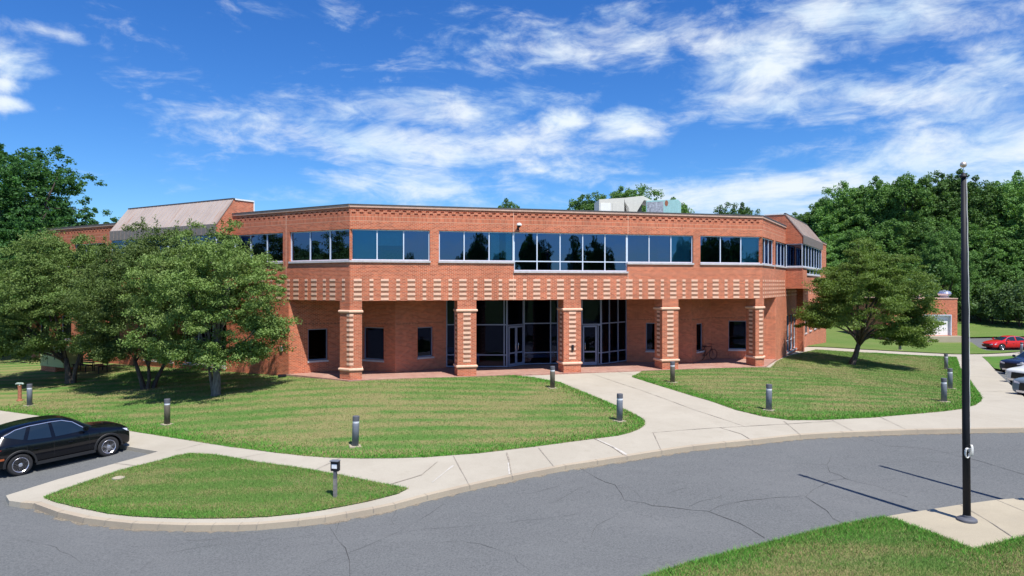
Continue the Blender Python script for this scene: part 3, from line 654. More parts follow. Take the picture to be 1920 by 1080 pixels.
def window(F, u0, u1, z0, z1, n, v=.10, trans=(), glass='glass', frame='frame', sill=True, bw=.055, name='window', cuts=None, panes=None, fd=.07, sp=.07):
    """glazing mesh with frame and sill as its sub-parts"""
    global win_count; win_count += 1; rnd = random.Random(win_count*7)
    us = cuts if cuts else [u0+(u1-u0)*i/n for i in range(n+1)]; zs = [z0, *trans, z1]; g = MB()
    for i in range(len(us)-1):
        for j in range(len(zs)-1):
            a, b, c, d = us[i], us[i+1], zs[j], zs[j+1]; mi = 1 if (panes and i in panes) else 0
            e = [rnd.uniform(-.0035, .0035) for _ in range(3)]; vv = v+fd*.5
            g.quad(F(a, vv+e[0], c), F(b, vv+e[1], c), F(b, vv+e[1]+e[2], d), F(a, vv+e[0]+e[2], d), mi)
    w = g.build(name, [M[glass], M['glass2']], bld, fix=False)
    f = MB(); 
    for i, u in enumerate(us):
        a = u if i == 0 else (u-bw if i == len(us)-1 else u-bw/2); f.box(a, a+bw, v-.005, v+fd, z0+bw, z1-bw, 0, F)
    for j, z in enumerate(zs):
        a = z if j == 0 else (z-bw if j == len(zs)-1 else z-bw/2)
        if j in (0, len(zs)-1): f.box(u0, u1, v-.005, v+fd, a, a+bw, 0, F)
        else:
            for i in range(len(us)-1): f.box(us[i]+(bw if i == 0 else bw/2)+.001, us[i+1]-(bw if i == len(us)-2 else bw/2)-.001, v-.004, v+fd-.001, a, a+bw, 0, F)
    f.build('frame', M[frame], w)
    if sill: s = MB(); s.box(u0-.03, u1+.03, -sp, v-.007, z0-.10, z0-.003, 0, F); s.build('sill', M['sill'], w)
    return w
def blind(w, F, a, b, z0, z1, v=.24):
    m = MB(); z = z1
    while z > z0:
        p = [F(a, v, z-.035), F(b, v, z-.035), F(b, v+.03, z), F(a, v+.03, z)]; m.quad(*p); z -= .045
    m.build('blind', M['blind'], w, fix=False)

# upper facade, main face
ub = 4.02
hm = [(0.02, 4.02, SILLZ, HEAD), (4.49, 8.50, SILLZ, HEAD), (8.50, 15.0, DROPZ, HEAD), (15.0, 19.03, SILLZ, HEAD), (19.48, 23.48, SILLZ, HEAD)]
upper_wall(FM, 0, ML, SOF, hm)
stones(FM, [(a, b) for i in range(18) for (a, b) in ([(.20+i*1.337, .59+i*1.337)] + ([(.97+i*1.337, 1.165+i*1.337)] if i < 17 else []))])
w1 = window(FM, 0.02, 4.02, SILLZ, HEAD, 3, panes=(0, 1)); blind(w1, FM, .1, 1.35, SILLZ, HEAD); blind(w1, FM, 1.38, 2.68, 6.78, HEAD)
w2 = window(FM, 4.49, 8.50, SILLZ, HEAD, 3, panes=(2,)); blind(w2, FM, 7.3, 7.75, SILLZ, HEAD); blind(w2, FM, 8.1, 8.42, SILLZ, HEAD)
w3 = window(FM, 8.50, 15.0, DROPZ, HEAD, 5, trans=(6.02,)); blind(w3, FM, 11.5, 11.9, DROPZ, HEAD)
w4 = window(FM, 15.0, 19.03, SILLZ, HEAD, 3, panes=(2,)); blind(w4, FM, 16.95, 17.65, SILLZ, HEAD); blind(w4, FM, 17.72, 18.95, SILLZ, HEAD)
w5 = window(FM, 19.48, 23.48, SILLZ, HEAD, 3, panes=(2,)); blind(w5, FM, 22.2, 23.4, SILLZ, HEAD)
# left wing
hl = [(-4.36, -0.02, SILLZ, HEAD), (-9.0, -4.87, SILLZ, HEAD)]
upper_wall(FL, -LL, 0, SOF, hl, gap0=.2)
stones(FL, [(a, b) for i in range(7) for (a, b) in ((-.52-i*1.337, -.325-i*1.337), (-1.38-i*1.337, -.99-i*1.337)) if a > -9])
window(FL, -4.36, -.02, SILLZ, HEAD, 3); window(FL, -9.0, -4.87, SILLZ, HEAD, 3)
# right wing
hr = [(.02, 3.75, SILLZ, HEAD), (4.25, RL, SILLZ, HEAD)]
upper_wall(FR, 0, RL, SOF, hr, gap0=.2)
stones(FR, [(a, b) for i in range(7) for (a, b) in ((.26+i*1.30, .46+i*1.30), (.84+i*1.30, 1.16+i*1.30)) if b < RL-.05])
window(FR, .02, 3.75, SILLZ, HEAD, 3); window(FR, 4.25, RL, SILLZ, HEAD, 3)
# wings beyond the bays
for F, a, b in ((FL, -32.0, -LL-BAY), (FR, RL+BAY, 32.0)):
    hh = [(a+1.5+k*4.5, a+1.5+k*4.5+3.9, SILLZ, HEAD) for k in range(2)]
    upper_wall(F, a, b, SOF, hh)
    for (c, d, _, _) in hh: window(F, c, d, SILLZ, HEAD, 3)
    g = [(a+1.2+k*3.0, a+2.6+k*3.0, .9, 2.6) for k in range(4)]
    mb = MB(); wall_cells(mb, F, a, b, -1.2, SOF, g); mb.build('wall', M['brick'], bld, uv=True, fix=False)
    for (c, d, e, f_) in g: window(F, c, d, e, f_, 1, frame='sframe', glass='sglass')
    stones(F, [(a+.3+i*1.34, a+.6+i*1.34) for i in range(int((b-a-.5)/1.34))])
# projecting bays under the metal canopies
def bay(F, a, b, sgn):
    D = 1.1; zb = 4.50
    nn = 7; pw = (b-a)/nn
    mid = (a+2*pw, b-2*pw) if sgn < 0 else (a+1.9, b-1.2)
    holes = [(a+.02, b-.02, SILLZ, HEAD), (mid[0], mid[1], DROPZ, SILLZ)]
    mb = MB(); wall_cells(mb, F, a, b, zb, SILLZ, holes, v=-D, t=.25)
    # cheeks below and above the glass
    for u, s in ((a, 1), (b, -1)):
        x0, x1 = (u, u+.25) if s > 0 else (u-.25, u)
        mb.box(x0, x1, -D+.2501, .0, zb, SILLZ, 0, F)
        # brick gable above: wedge under the sloping canopy
        x0, x1 = (u+.01, u+.24) if s > 0 else (u-.24, u-.01)
        q = [(-D+.03, HEAD), (.0, HEAD), (1.4, HEAD+.6), (1.4, 9.58), (.0, 9.58), (-D+.03, 8.12)]
        pa = [F(x0, v, z) for v, z in q]; pb = [F(x1, v, z) for v, z in q]; mb.poly(pa); mb.poly(list(reversed(pb)))
        for i in range(6): j = (i+1) % 6; mb.quad(pa[i], pb[i], pb[j], pa[j])
    mb.quad(F(a, -D, zb), F(a, 0, zb), F(b, 0, zb), F(b, -D, zb)); mb.build('bay_wall', M['brick'], bld, uv=True)
    FB = lambda u, v, z: F(u, v-D, z)
    window(FB, a+.02, b-.02, SILLZ, HEAD, nn, v=.02, sp=.06, name='bay_window'); window(FB, mid[0], mid[1], DROPZ, SILLZ-.11, max(3, int((mid[1]-mid[0])/pw)), v=.02, sp=.06, name='bay_window')
    # side glass
    for u, s in ((a, 1), (b, -1)):
        def FS(uu, vv, z, u=u, s=s): return F(u+s*vv, -D+uu, z)
        w = MB(); w.quad(FS(.02, .05, SILLZ), FS(D-.01, .05, SILLZ), FS(D-.01, .05, HEAD), FS(.02, .05, HEAD)); wo_ = w.build('side_window', M['glass'], bld, fix=False)
        f = MB()
        for z in (SILLZ, HEAD-.05): f.box(.08, D-.055, .02, .09, z, z+.05, 0, FS)
        for x in (.02, D-.055): f.box(x, x+.05, .02, .09, SILLZ, HEAD, 0, FS)
        f.build('frame', M['frame'], wo_); sl = MB(); sl.box(.0, D-.0, -.05, .018, SILLZ-.10, SILLZ-.003, 0, FS); sl.build('sill', M['sill'], wo_)
    # canopy: standing seam slope, fascia and ridge flashing
    c = MB(); z0, z1, z2 = HEAD-.02, 8.14, 9.62; v0, v1 = -D-.06, .0
    pts = [(v0, z1), (v1, z2), (v1, z2-.06), (v0+.05, z1-.06)]
    def ext(mbx, pts, x0, x1, m):
        pa = [F(x0, v, z) for v, z in pts]; pb = [F(x1, v, z) for v, z in pts]; mbx.poly(list(reversed(pa)), m); mbx.poly(pb, m)
        for i in range(len(pts)): j = (i+1) % len(pts); mbx.quad(pa[i], pa[j], pb[j], pb[i], m)
    ext(c, pts, a-.02, b+.02, 0)
    n = 26
    for i in range(n+1):
        u = a+(b-a)*i/n; ext(c, [(v0, z1), (v0-.0, z1+.035), (v1, z2+.035), (v1, z2)], u-.012, u+.012, 0)
    me = c.mesh('canopy'); bm = bmesh.new(); bm.from_mesh(me); bmesh.ops.recalc_face_normals(bm, faces=bm.faces); bm.to_mesh(me); bm.free()
    uvl = me.uv_layers.new(name='UVMap').data; dd = (Vector(F(1, 0, 0))-Vector(F(0, 0, 0)))
    for p in me.polygons:
        for li in p.loop_indices:
            co = me.vertices[me.loops[li].vertex_index].co; uvl[li].uv = (co.dot(dd), co.z)
    can = put('canopy', me, M['metal'], bld)
    fa = MB(); ext(fa, [(v0-.01, z0), (v0-.01, z1-.002), (v0+.045, z1-.063), (v0+.045, z0)], a-.02, b+.02, 0)
    for i in range(n*1+1): u = a+(b-a)*i/n; fa.box(u-.01, u+.01, v0-.035, v0-.011, z0, z1-.003, 0, F)
    fa.quad(F(a, v0+.045, z0+.01), F(b, v0+.045, z0+.01), F(b, 0, z0+.01), F(a, 0, z0+.01)); fa.build('fascia', M['fascia'], can)
    cp = MB(); cp.box(a-.03, b+.03, -.02, .12, 9.645, 9.70, 0, F)
    cp.build('ridge_cap', M['flash'], can)
    cp = MB(); 
    for x0, x1 in ((a-.03, a+.27), (b-.27, b+.03)): cp.box(x0, x1, .121, 1.43, 9.60, 9.68, 0, F)
    cp.box(b-.265, b-.0, 1.402, 1.47, 8.4, 9.598, 0, F) if sgn < 0 else cp.box(a, a+.265, 1.402, 1.47, 8.4, 9.598, 0, F)
    cp.build('parapet_cap', M['white'], can)
    bw_ = MB(); bw_.box(a+.25, b-.25, 1.2, 1.4, 8.2, 9.6, 0, F); bw_.build('rear_parapet', M['brick'], bld, uv=True)
    # wall behind and below
    top = MB(); top.box(a, b, 0.002, .28, HEAD+.02, 8.55, 0, F); top.build('wall', M['brick'], bld, uv=True)
bay(FL, -LL-BAY, -LL, -1); bay(FR, RL, RL+BAY, 1)
# ground floor under the bays and on the flush wing walls
gl = [(-13.6, -9.6, 0.05, 2.55), (-17.6, -14.6, 0.05, 2.55)]
mb = MB(); wall_cells(mb, FL, -LL-BAY, -4.43, -1.1, SOF, gl); mb.build('wall', M['brick'], bld, uv=True, fix=False)
mb = MB(); wall_cells(mb, FL, -LL-BAY, -LL, SOF, 4.5, []); mb.build('wall', M['brick'], bld, uv=True, fix=False)
for g in gl: window(FL, *g, 3, trans=(.9,), frame='frame', glass='sglass', name='storefront_window')
gr = [(RL+.35, RL+1.75, .05, 2.62), (RL+1.95, RL+3.25, .05, 2.62), (RL+3.45, RL+4.6, .05, 2.62)]
mb = MB(); wall_cells(mb, FR, 4.43, RL+BAY, -1.1, SOF, gr); mb.build('wall', M['brick'], bld, uv=True, fix=False)
mb = MB(); wall_cells(mb, FR, RL, RL+BAY, SOF, 4.5, []); mb.build('wall', M['brick'], bld, uv=True, fix=False)
for g in gr: window(FR, *g, 1, trans=(.8,), frame='frame', glass='glass2', name='storefront_window')
stones(FR, [(RL+.1+i*.65, RL+.36+i*.65) for i in range(16)], z0=3.985, n=3)
mb = MB(); mb.box(RL+4.9, RL+5.6, -.45, -.002, -.6, 4.49, 0, FR); mb.build('buttress', M['brick'], bld, uv=True)
for k in range(3):
    u = RL+6.2+k*1.5; w = MB(); w.box(u, u+.9, -.012, .05, .9, 2.6, 0, FR); wo_ = w.build('small_window', M['sglass'], bld)
    f = MB(); f.box(u-.05, u, -.03, .05, .85, 2.65, 0, FR); f.box(u+.9, u+.95, -.03, .05, .85, 2.65, 0, FR); f.box(u, u+.9, -.03, .05, 2.6, 2.65, 0, FR); f.box(u-.06, u+.96, -.07, .05, .76, .848, 0, FR); f.build('frame', M['sill'], wo_)
# movement joints
mb = MB()
for F, u, z0 in ((FM, 8.47, SILLZ), (FM, 15.03, SILLZ), (FL, -4.62, -.3)):
    mb.box(u-.012, u+.012, -.004, .02, HEAD if F is FM else SOF, 8.655, 0, F)
    mb.box(u-.012, u+.012, -.004, .02, SOF, DROPZ-.12 if F is FM else SOF+.01, 0, F)
mb.build('movement_joint', M['stone'], bld)

# recessed portico walls
def MP(u, v): p = FM(u, v, 0); return Vector((p[0], p[1]))
def seg_frame(a, b):
    d = (b-a); L = d.length; ang = atan2(d.y, d.x); return make_frame(a, ang), L
A_ = Vector(FL(-4.43, 0, 0)[:2]); B_ = MP(.35, 4.15); C_ = MP(2.44, 2.25); D_ = MP(5.44, 3.75)
E_ = MP(16.75, 4.1); Cr = MP(20.3, 2.5); Br = MP(22.75, 4.4); Ar = Vector(FR(4.43, 0, 0)[:2])
def back_wall(a, b, holes, band=True):
    F, L = seg_frame(a, b); mb = MB(); wall_cells(mb, F, 0, L, -.35, SOF+.02, holes); mb.build('portico_wall', M['brick'], bld, uv=True, fix=False)
    for h in holes: window(F, *h, 1, frame='sframe', glass='sglass', v=.12, bw=.06)
    m2 = MB(); u = .05           # row of dark dog tooth bricks above the window heads
    while u < L-.2: m2.box(u, u+.10, -.006, .02, 2.60, 2.67, 0, F); u += .2
    m2.build('dog_tooth_course', M['dbrick'], bld, uv=True)
    return F, L
def spanx(a, b, px0, px1):       # portion of the segment a-b seen between two columns of the photograph
    out = []
    for px in (px0, px1):
        k = (px-CX)/FPX; d = b-a; t = (a.x-k*a.y)/(k*d.y-d.x); out.append(t*d.length)
    return out
for a, b, (x0, x1), z0, z1 in ((A_, B_, (577.5, 614.5), .64, 2.36), (B_, C_, (681, 719.5), .62, 2.42), (C_, D_, (783, 812.5), .72, 2.40)):
    s = spanx(a, b, x0, x1); back_wall(a, b, [(s[0], s[1], z0, z1)])
s = spanx(E_, Cr, 1211, 1230); back_wall(E_, Cr, [(s[0], s[0]+.9, .70, 2.42)])
s = spanx(Cr, Br, 1306, 1319); back_wall(Cr, Br, [(s[0], s[1], .62, 2.35)])
s = spanx(Br, Ar, 1366, 1401); back_wall(Br, Ar, [(s[0], s[1], .60, 2.45)])
# glazed entrance
G0, G1, G2, G3, G4, G5 = D_, MP(8.81, 2.80), MP(10.06, 3.80), MP(12.16, 3.68), MP(13.3, 2.75), MP(14.5, 2.66)
def glazing(a, b, cuts, base=.05, door=None):
    F, L = seg_frame(a, b); cuts = [0, *[c*L for c in cuts], L]
    w = window(F, 0, L, base, SOF-.01, 1, v=0, trans=(.74, 2.47), cuts=cuts, glass='sglass', frame='sframe', sill=False, bw=.06, fd=.09, name='storefront_window'); return F, L
glazing(G0, G1, [.14, .95]); glazing(G2, G3, [.78]); glazing(G3, G4, []); glazing(G5, E_, [.32, .66])
def door(a, b, pre, post, double):
    F, L = seg_frame(a, b); u0, u1 = pre, L-post
    # transom light over the door
    window(F, 0, L, 2.40, SOF-.01, 1, v=0, cuts=[0, L], glass='sglass', frame='sframe', sill=False, bw=.06, fd=.09, name='transom_window')
    if pre > .1: window(F, 0, pre-.06, .05, 2.398, 1, v=0, trans=(.74,), glass='sglass', frame='sframe', sill=False, bw=.05, fd=.09, name='side_light')
    if post > .1: window(F, L-post+.06, L, .05, 2.398, 1, v=0, trans=(.74,), glass='sglass', frame='sframe', sill=False, bw=.05, fd=.09, name='side_light')
    leafs = [(u0, (u0+u1)/2-.005), ((u0+u1)/2+.005, u1)] if double else [(u0, u1)]
    for i, (p, q) in enumerate(leafs):
        f = MB(); sw = .09
        f.box(p, p+sw, -.03, .02, .04, 2.37, 0, F); f.box(q-sw, q, -.03, .02, .04, 2.37, 0, F)
        for z0, z1 in ((.04, .22), (.78, .86), (2.27, 2.37)): f.box(p+sw, q-sw, -.028, .018, z0, z1, 0, F)
        d = f.build('door', M['sframe'], bld); g = MB(); g.quad(F(p+sw, 0, .22), F(q-sw, 0, .22), F(q-sw, 0, 2.27), F(p+sw, 0, 2.27)); g.build('door_glass', M['sglass'], d, fix=False)
        h = MB(); hx = (q-.13 if i == 0 and double else p+.13); h.tube([F(hx, -.03, .95), F(hx, -.08, 1.0), F(hx, -.08, 1.35), F(hx, -.03, 1.4)], .016, 8); h.build('handle', M['chrome'], d, smooth=True)
door(G1, G2, .12, .05, True); door(G4, G5, .06, .28, False)
# piers
def pier_parts(poly, faces, label=None):
    """poly: plan outline (world) ; faces: (frame, u0, u1) for the striped faces"""
    mb = MB(); mb.prism(poly, -.5, SOF+.0, 0); p = mb.build('pier', M['brick'], bld, uv=True)
    c = sum((Vector(q) for q in poly), Vector((0, 0)))/len(poly)
    def grow(e):
        out = []; n = len(poly)
        for i in range(n):
            a, b, d = Vector(poly[i-1]), Vector(poly[i]), Vector(poly[(i+1) % n]); e1 = (b-a).normalized(); e2 = (d-b).normalized()
            n1 = Vector((e1.y, -e1.x)); n2 = Vector((e2.y, -e2.x)); m = (n1+n2).normalized(); out.append(tuple(b+m*(e/max(.4, m.dot(n1)))))
        return out
    r = MB()
    for zc in (3.42, .50):
        prof = [(.0, -.07), (.035, -.065), (.058, -.04), (.066, 0), (.058, .04), (.035, .065), (.0, .07)]; n = len(poly); k0 = len(r.v)
        for e, dz in prof: r.v += [(x, y, zc+dz) for x, y in grow(e)]
        for i in range(len(prof)-1):
            for j in range(n): j2 = (j+1) % n; r.f.append((k0+i*n+j, k0+i*n+j2, k0+(i+1)*n+j2, k0+(i+1)*n+j)); r.m.append(0)
    r.build('stone_ring', M['stone'], p)
    st = MB()
    for F, a, b in faces:
        for k in range(11):
            z = .72+k*.2455; st.box(a, b, -.012, .02, z, z+.125, 0, F)
            if k < 10: st.box(a+.1*(b-a), b-.1*(b-a), -.004, .02, z+.127, z+.2435, 1, F)
        st.box(a+.1*(b-a), b-.1*(b-a), -.004, .02, 3.30, 3.34, 1, F); 
    st.build('stone_stripe', [M['stone'], M['dbrick']], p, uv=True); return p
def ccw(poly):
    a = sum(poly[i][0]*poly[(i+1) % len(poly)][1]-poly[(i+1) % len(poly)][0]*poly[i][1] for i in range(len(poly))); return poly if a > 0 else poly[::-1]
PD = .95
for i, u in enumerate((5.96, 11.77, 17.60)):
    a, b = u-.5, u+.5
    poly = ccw([FM(a, .003, 0)[:2], FM(b, .003, 0)[:2], FM(b, PD, 0)[:2], FM(a, PD, 0)[:2]])
    def FLs(uu, v, z, a=a): return FM(a+v, PD-uu, z)
    def FRs(uu, v, z, b=b): return FM(b-v, uu, z)
    p = pier_parts(poly, [(FM, u-.2, u+.2), (FLs, PD/2-.18, PD/2+.18), (FRs, PD/2-.18, PD/2+.18)])
    if i == 1:
        m = MB(); m.box(u-.06, u+.06, -.09, -.013, 1.22, 1.50, 0, FM); m.build('intercom_box', M['black'], p, bevel=.008)
for P, F1, F2, sg in ((P1, FM, FL, 1), (P5, FM, FR, -1)):
    if sg > 0:
        q = [FM(0, .003, 0)[:2], FM(.60, .003, 0)[:2], FM(.60, .95, 0)[:2], FM(.0, 1.15, 0)[:2], FL(-.68, .95, 0)[:2], FL(-.68, .003, 0)[:2]]; ff = [(FM, 0, .18), (FL, -.2, 0)]
    else:
        b = ML; q = [FM(b, .003, 0)[:2], FM(b-.45, .003, 0)[:2], FM(b-.45, .95, 0)[:2], FM(b, 1.15, 0)[:2], FR(.55, .95, 0)[:2], FR(.55, .003, 0)[:2]]; ff = [(FM, b-.22, b), (FR, 0, .2)]
        def FS2(uu, v, z, b=b): return FM(b-.45+v, PD-uu, z)
        ff.append((FS2, PD/2-.18, PD/2+.18))
    pier_parts(ccw(q), ff)
# soffit slab / first floor, roof, porch floor, back walls, interior partition walls
def pl(F, u, v): return F(u, v, 0)[:2]
foot = [pl(FL, -31.9, .29), pl(FL, -.12, .29), pl(FR, .12, .29), pl(FR, 31.9, .29), pl(FR, 31.9, 20), pl(FL, -31.9, 20)]
mb = MB(); mb.prism(ccw(foot), SOF+.03, SOF+.35, 0); mb.build('floor_slab', M['ceil'], bld)
mb = MB(); mb.prism(ccw(foot), 8.30, 8.45, 0); mb.build('roof', M['roofm'], bld)
sof = [pl(FL, -4.43, .02), pl(FL, 0, .02), pl(FM, ML, .02), pl(FR, 4.43, .02), tuple(Br), tuple(Cr), tuple(E_), tuple(G5), tuple(G4), tuple(G3), tuple(G2), tuple(G1), tuple(D_), tuple(C_), tuple(B_)]
mb = MB(); mb.v = [(x, y, SOF+.012) for x, y in sof]; mb.f = [tuple(range(len(sof)))]; mb.m = [0]; mb.build('portico_ceiling', M['ceil'], bld, fix=False)
mb = MB(); mb.prism(ccw([pl(FL, -4.5, -.10), pl(FL, -.0, -.16), pl(FM, 0.05, -.17), pl(FM, ML-.05, -.16), pl(FR, .05, -.2), pl(FR, 4.43, -.02), pl(FR, 4.43, 7.9), pl(FM, 22, 7), pl(FM, 2, 7), pl(FL, -4.43, 7.9)]), -.5, .004, 0); mb.build('porch_floor', M['paver'], bld)
mb = MB(); mb.prism(ccw([pl(FL, -31.5, 20.2), pl(FR, 31.5, 20.2), pl(FR, 31.5, 20.0), pl(FL, -31.5, 20)]), -1.5, 8.7, 0)
for F, a, b in ((FL, -32, -31.7), (FR, 31.7, 32)): mb.box(a, b, .3, 20.2, -1.5, 8.7, 0, F)
mb.build('rear_wall', M['brick'], bld, uv=True)
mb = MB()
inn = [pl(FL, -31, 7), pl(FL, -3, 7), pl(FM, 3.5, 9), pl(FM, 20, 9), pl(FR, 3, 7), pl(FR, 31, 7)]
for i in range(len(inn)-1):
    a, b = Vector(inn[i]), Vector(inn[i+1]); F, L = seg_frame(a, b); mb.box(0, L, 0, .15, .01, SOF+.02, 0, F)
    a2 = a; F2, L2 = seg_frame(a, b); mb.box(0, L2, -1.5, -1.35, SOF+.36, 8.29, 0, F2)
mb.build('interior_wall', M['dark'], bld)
# lobby ceiling lamps (lit)
t = NT('lamp_glow'); t.b.inputs['Emission Color'].default_value = (1, .95, .85, 1); t.b.inputs['Emission Strength'].default_value = 6; M['glow'] = t.mat
for u, v in ((10.6, 6.0), (11.45, 6.0), (7.6, 6.2), (14.6, 6.2)):
    m = MB(); m.lathe([(.07, SOF-.03), (.07, SOF-.003)], 12, 0, *MP(u, v)); m.build('ceiling_lamp', M['glow'], bld)
# wall mounted bits
def cam_dome():
    x, y, z = FM(8.72, -.22, 7.9); r = empty('security_camera', (x, y, z), AM, 'white dome security camera on the brick above the middle windows', 'camera')
    m = MB(); m.lathe([(.02, .14), (.10, .12), (.14, .05), (.14, 0), (.02, 0)], 16); m.build('housing', M['white'], r, smooth=False)
    m = MB(); m.lathe([(.10, -.001), (.09, -.05), (.06, -.09), (.01, -.11)], 16); m.build('dome', M['black'], r, smooth=True)
    m = MB(); m.tube([(0, 0, .1), (0, .12, .1), (0, .215, .02)], .022, 8); m.box(-.05, .05, .19, .219, -.22, .08); m.build('bracket', M['dark'], r)
cam_dome()
x, y, z = FL(-4.95, -.07, .92+.4); r = empty('wall_box', (x, y, z), AL, 'small white box on the brick wall left of the first pier', 'junction box')
m = MB(); m.box(-.10, .10, 0, .068, -.13, .13); m.build('cover', M['white'], r, bevel=.01); m = MB(); m.box(-.03, .03, -.006, .0, -.09, -.03); m.build('label_plate', M['sill'], r)
# ---------------------------------------------------------------- trees
def leaf_cloud(name, centers, radii, per, size, seed, mat, parent, up=0.35, flat=1.0, aspect=0.55, spread=0.5):
    """thousands of small folded leaves in clumps"""
    rg = np.random.default_rng(seed); C = np.asarray(centers); Rr = np.asarray(radii); n = len(C)*per
    ci = np.repeat(np.arange(len(C)), per); d = rg.normal(size=(n, 3)); d /= np.linalg.norm(d, axis=1)[:, None]
    rad = Rr[ci]*(rg.random(n)**spread); off = d*rad[:, None]; off[:, 2] *= flat; p = C[ci]+off
    nrm = d*0.6 + rg.normal(size=(n, 3))*0.65; nrm[:, 2] += up; nrm /= np.linalg.norm(nrm, axis=1)[:, None]
    t = rg.normal(size=(n, 3)); t -= (t*nrm).sum(1)[:, None]*nrm; t /= np.linalg.norm(t, axis=1)[:, None]; b = np.cross(nrm, t)
    s = size*(0.6+0.8*rg.random(n))[:, None]
    V = np.empty((n, 4, 3)); V[:, 0] = p-t*s; V[:, 1] = p+b*s*aspect; V[:, 2] = p+t*s; V[:, 3] = p-b*s*aspect
    V[:, 2] -= nrm*s*0.35; V[:, 0] -= nrm*s*0.15
    me = fast_mesh(name, V.reshape(-1, 3), np.arange(4*n).reshape(n, 4), 4); return put(name, me, mat, parent)
def crown_points(rg, n, rx, ry, rz, zc, shell=0.55, lump=0.22, bottom=-1.0, dens_top=0.0):
    """clump centres through a lumpy ellipsoid"""
    ph = rg.random(8)*6.28; out = []
    while len(out) < n:
        d = rg.normal(size=3); d /= np.linalg.norm(d)
        if d[2] < bottom: continue
        az = atan2(d[1], d[0]); k = 1+lump*(sin(2*az+ph[0])*.5+sin(3*az+ph[1]+2*d[2])*.5+sin(5*az+ph[2]+4*d[2])*.4+sin(7*d[2]+ph[3])*.35)
        r = (shell+(1-shell)*rg.random())*k if rg.random() < 0.78 else rg.random()**.5*.8*k
        out.append((d[0]*r*rx, d[1]*r*ry, zc+d[2]*r*rz))
    return np.array(out)
def limbs(name, parent, base_r, forks, tips, mat, seed, trunk_h, lean=(0, 0), flare=1.5):
    rnd = random.Random(seed); m = MB()
    for (fx, fy, r0) in forks:      # trunks leaving the ground
        top = Vector((fx*2.2+lean[0], fy*2.2+lean[1], trunk_h*rnd.uniform(.9, 1.15)))
        p0 = Vector((fx*.7, fy*.7, -.25)); pts = [p0, Vector((fx*.75, fy*.75, .12)), p0.lerp(top, .45)+Vector((rnd.uniform(-.08, .08), rnd.uniform(-.08, .08), .1)), top]
        m.tube(pts, [r0*flare, r0*1.08, r0*.88, r0*.66], 10)
    for t in tips:
        t = Vector(t); f = min(forks, key=lambda q: (Vector((q[0], q[1]))-Vector((t.x, t.y)).normalized()*.3).length)
        s = Vector((f[0]*2.2+lean[0], f[1]*2.2+lean[1], trunk_h*rnd.uniform(.75, 1.0))); mid = s.lerp(t, .5)+Vector((rnd.uniform(-.3, .3), rnd.uniform(-.3, .3), rnd.uniform(-.1, .35)))
        r = f[2]*rnd.uniform(.32, .55); m.tube([s, s.lerp(mid, .5)+Vector((0, 0, .08)), mid, mid.lerp(t, .6), t], [r, r*.8, r*.6, r*.35, r*.12], 6)
        for _ in range(2):
            q = mid.lerp(t, rnd.uniform(.1, .7)); e = q+Vector((rnd.uniform(-1, 1), rnd.uniform(-1, 1), rnd.uniform(-.2, .8)))*(.22*(t-s).length); m.tube([q, q.lerp(e, .5), e], [r*.35, r*.22, r*.06], 5)
    return m.build(name, mat, parent, smooth=True)
def at(px, py, dz=0): x, y = G(px, py); return Vector((x, y, T1(x, y)+dz))

def small_tree(px, py, rx, ry, rz, zc, seed, leaf, n, per, size, rc, forks, trunk_h, label, group=None, lean=(0, 0), cx=0, cy=0, shoots=0, bottom=-.8, name='crabapple_tree', bmat='bark', skirt=(), taper=.0, flat=.5):
    p = at(px, py); root = empty(name, p, 0, label, 'tree', group); rg = np.random.default_rng(seed)
    C = crown_points(rg, n, rx, ry, rz, zc, bottom=bottom); q_ = np.clip((C[:, 2]-zc)/rz, -1, 1); C[:, :2] *= (1-taper*q_)[:, None]; C[:, 2] += rg.normal(size=len(C))*.0; C[:, 0] += cx; C[:, 1] += cy
    for (a, b, c, r, k) in skirt:
        q = rg.normal(size=(k, 3))*[r, r, r*.5]; C = np.r_[C, q+[a, b, c]]
    # uneven, spiky top: upright shoots
    S = []
    top = C[C[:, 2] > zc+rz*.35]
    for i in range(shoots):
        b = top[rg.integers(len(top))]; h = .2+.75*rg.random()**1.6
        for k in range(5): S.append((b[0]+rg.normal()*.03, b[1]+rg.normal()*.03, b[2]+rc*.6+h*k/5))
    tips = C[rg.choice(len(C), 16, replace=False)]*[.85, .85, 1]; limbs('trunk', root, 0, forks, tips, M[bmat], seed, trunk_h, lean)
    rr = rc*(.45+1.0*rg.random(len(C))); cr = leaf_cloud('crown', C, rr, per, size, seed, M[leaf], root, flat=flat, spread=.65)
    if S: leaf_cloud('shoots', S, [rc*.26]*len(S), 12, size, seed+1, M[leaf], root, flat=1.3)
    return root
GA = 'crabapple trees on the left lawn'
small_tree(405, 741, 3.3, 3.1, 3.2, 4.95, 11, 'leaf_apple', 520, 190, .050, .50, [(0, 0, .21), (-.22, .1, .09)], 1.6, 'rightmost small leafy tree of the left row, with a single thick pale trunk', GA, bmat='bark_pale', shoots=18, cx=-.15, taper=.08, bottom=-.75,
           skirt=[(1.5, -.3, 2.2, .55, 40), (-1.6, -.6, 2.2, .55, 36), (.2, -1.2, 2.2, .6, 30), (2.45, 0, 3.2, .5, 34)])
small_tree(277, 729, 3.6, 3.2, 3.2, 5.15, 12, 'leaf_apple', 520, 190, .050, .52, [(-.32, 0, .13), (.38, .1, .12), (.12, -.2, .10)], 1.5, 'middle small leafy tree of the left row, forking into several thin trunks', GA, shoots=14, taper=.14, bottom=-.75,
           skirt=[(-1.6, -.5, 2.1, .5, 40), (.9, -.8, 2.3, .55, 34), (-2.6, 0, 2.8, .5, 26)])
